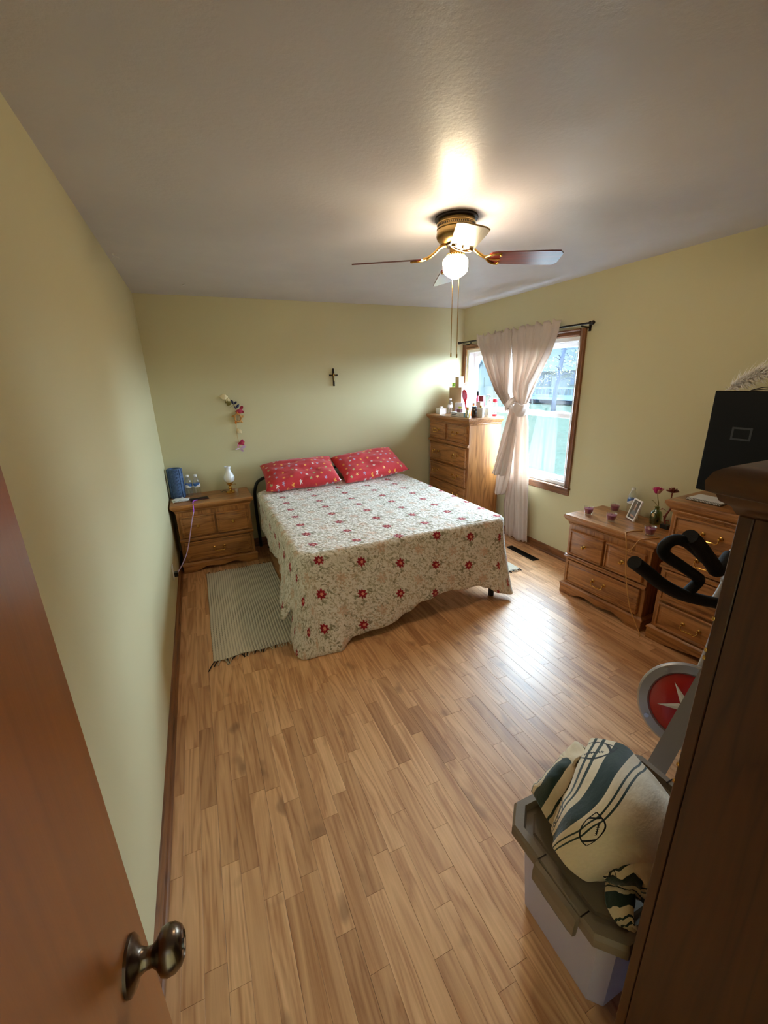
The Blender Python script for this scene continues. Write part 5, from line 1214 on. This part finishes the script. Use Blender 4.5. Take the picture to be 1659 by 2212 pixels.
def blanket():
    def cr(p0, p1, p2, p3, t): return tuple(.5*((2*b)+(c-a)*t+(2*a-5*b+4*c-d)*t*t+(3*b-a-3*c+d)*t**3) for a, b, c, d in zip(p0, p1, p2, p3))
    def sample(L, t):
        n = len(L)-1; x = min(t*n, n-1e-6); i = int(x); f = x-i; return cr(L[max(i-1, 0)], L[i], L[i+1], L[min(i+2, n)], f)
    m = MB()
    def sheet(net, vt, ut, nu, nv, seed, wr=.006):
        def fn(u, v):
            p = sample([sample(r, u) for r in net], v); d = wr*noise.noise((u*3.2+seed, v*2.4, seed))+.003*noise.noise((u*9+seed, v*8, 2)); return (p[0]+d*.4, p[1]+d*.5, max(p[2]+d, .3705 if True else 0))
        m.grid(fn, nu, nv, 0, lambda u, v: (ut[0]+(ut[1]-ut[0])*u, sample([(a,) for a in vt], v)[0]))
    main = [[(1.172, .644, .375), (1.263, .691, .375), (1.410, .730, .380), (1.519, .745, .380)],
            [(1.119, .614, .440), (1.160, .626, .500), (1.256, .659, .550), (1.409, .741, .500)],
            [(1.080, .572, .475), (1.111, .550, .575), (1.225, .562, .620), (1.461, .666, .530)],
            [(1.053, .545, .470), (1.093, .495, .590), (1.219, .502, .630), (1.455, .593, .530)],
            [(1.071, .516, .430), (1.113, .455, .570), (1.228, .442, .610), (1.446, .522, .520)],
            [(1.111, .489, .410), (1.167, .437, .520), (1.239, .397, .550), (1.427, .449, .500)],
            [(1.154, .502, .375), (1.232, .468, .400), (1.318, .427, .420), (1.477, .462, .400)]]
    sheet(main, [-.02, .05, .165, .275, .40, .53, .60], (.0, .52), 60, 70, 1.0, .022)
    sheet([[(1.179, .725, .375), (1.261, .74, .375), (1.373, .745, .375)], [(1.155, .734, .420), (1.190, .729, .470), (1.308, .760, .460)], [(1.129, .674, .440), (1.162, .662, .520), (1.279, .703, .530)], [(1.140, .618, .400), (1.172, .614, .460), (1.309, .660, .480)]], [.62, .70, .82, .93], (.0, .3), 30, 30, 4.0, .016)
    sheet([[(1.332, .735, .400), (1.413, .74, .400), (1.478, .74, .400)], [(1.285, .752, .470), (1.310, .753, .500), (1.365, .745, .500)], [(1.246, .693, .500), (1.264, .682, .540), (1.340, .685, .520)]], [.86, .95, 1.02], (.3, .5), 24, 20, 7.0, .014)
    sheet([[(1.205, .519, .400), (1.232, .483, .450), (1.274, .437, .470)], [(1.164, .494, .430), (1.179, .455, .490), (1.228, .416, .500)], [(1.156, .460, .420), (1.164, .428, .480), (1.196, .402, .480)], [(1.183, .455, .385), (1.184, .429, .400), (1.209, .401, .400)]], [.66, .70, .78, .92], (.6, .8), 26, 26, 2.0, .016)
    sheet([[(1.162, .464, .400), (1.173, .434, .430), (1.205, .415, .420)], [(1.129, .432, .385), (1.144, .410, .420), (1.169, .393, .420)], [(1.131, .398, .378), (1.136, .387, .395), (1.147, .374, .400)], [(1.144, .373, .375), (1.149, .367, .385), (1.156, .362, .390)]], [.70, .82, .90, .96], (.0, .2), 22, 26, 9.0, .008)
    sheet([[(1.215, .472, .460), (1.246, .435, .500), (1.305, .402, .500)], [(1.173, .454, .470), (1.203, .414, .520), (1.258, .375, .520)], [(1.181, .435, .440), (1.196, .396, .480), (1.229, .362, .480)], [(1.207, .427, .390), (1.213, .390, .410), (1.231, .362, .410)]], [.56, .60, .66, .80], (.3, .6), 24, 24, 5.0, .014)
    o = m.build('fleece_blanket', BLANK, None, smooth=180, thick=.007, fix=False); o.location = (.003, .001, .004); tag(o, 'cream fleece blanket with dark green stripes and football outlines', 'blanket')
blanket()

# ---------------------------------------------------------------- exercise bike behind the tote
def bike():
    t = thing('exercise_bike', 'exercise bike with black foam handlebars and red silver flywheel cover', 'exercise bike', (2.15, .93, 0))
    ox, oy = 2.15, .93
    def L(P): return [(x-ox, y-oy, z) for x, y, z in P]
    def bar(nm, P, r, mat, n=6): return MB().tube(spline(L(P), n), r, 14).build(nm, mat, t, smooth=60)
    a = bar('foam_grip', [(1.747, .92, 1.024), (1.839, .92, .961), (1.938, .92, .890), (2.109, .92, .797), (2.359, .92, .697)], .0255, FOAM)
    b = bar('foam_grip', [(2.10, .925, .790), (2.19, .925, .842), (2.16, .925, .875), (2.03, .925, .955), (1.925, .925, 1.020), (1.920, .925, 1.058), (1.975, .925, 1.070), (2.06, .925, 1.04), (2.22, .93, .935)], .022, FOAM)
    bar('foam_grip', [(2.026, .905, 1.082), (2.102, .905, 1.026), (2.222, .905, .925), (2.285, .91, .880), (2.40, .93, .915)], .029, FOAM)
    bar('handlebar_post', [(2.36, .93, .70), (2.42, .93, .80), (2.42, .93, .92), (2.40, .93, .916)], .017, GREYP)
    bar('handlebar_post', [(2.42, .93, .80), (2.45, .93, .55), (2.40, .93, .32)], .024, GREYP)
    MB().box((.10, -.05, .05), (.34, .05, .09), .008).build('base_rail', GREYP, t, smooth=0)
    for x in (.30,): MB().box((x-.035, -.20, .0), (x+.035, .22, .055), .012).build('stabilizer', GREYP, t, smooth=0)
    # grey leg leaning before the flywheel
    m = MB(); A, B = Vector((1.800-ox, .735-oy, .175)), Vector((1.955-ox, .745-oy, .385)); d = (B-A).normalized(); s = Vector((.42, -.9, 0)).normalized()*.034; u = d.cross(s).normalized()*.016
    m.rings([[tuple(p+s+u), tuple(p-s+u), tuple(p-s-u), tuple(p+s-u)] for p in (A-d*.17, A, B, B+d*.2)]); m.build('support_leg', GREYP, t, smooth=0)
    # flywheel: satin silver ring, red disc, pale star points
    nrm = Vector((-.80, -.46, .38)).normalized(); c = Vector((2.135-ox, .835-oy, .285)); e1 = nrm.cross(Vector((0, 0, 1))).normalized(); e2 = nrm.cross(e1)
    def disc(nm, prof, mat, sm=30, par=t):
        m = MB(); n = 56; m.rings([[tuple(c+nrm*h+e1*(r*cos(2*pi*k/n))+e2*(r*sin(2*pi*k/n))) for k in range(n)] for r, h in prof]); return m.build(nm, mat, par, smooth=sm)
    disc('flywheel_ring', [(.138, -.02), (.180, -.02), (.186, -.012), (.186, .006), (.179, .014), (.145, .014), (.139, .004)], SILVER)
    dd = disc('red_cover', [(.138, -.018), (.1385, .004), (.134, .008), (.05, .013), (.001, .014)], REDDISC, 180)
    m = MB()
    for k in range(5):
        a0 = 2*pi*k/5+.25; p = lambda r, a, h: tuple(c+nrm*h+e1*(r*cos(a))+e2*(r*sin(a)))
        m.add([p(.108, a0, .0165), p(.03, a0+.5, .0165), p(.001, a0, .020), p(.03, a0-.5, .0165)], [(0, 1, 2), (0, 2, 3)])
    m.build('star_points', PAPER, dd, smooth=0)
    m = MB()
    for k in range(4): 
        a0 = 2*pi*k/4+.6; q = c+e1*(.163*cos(a0))+e2*(.163*sin(a0)); m.tube([tuple(q+nrm*.012), tuple(q+nrm*.019)], .010, 10)
    m.build('bolt', CHROME, t)
    m = MB(); P0 = c-nrm*.03; m.tube([tuple(P0), (.30, .0, .30)], .03, 12); m.build('axle_arm', GREYP, t)
    m = MB().tube([(.22, 0, .07), (.30, 0, .32), (.30, 0, .40)], .03, 12); m.build('main_post', GREYP, t)
bike()
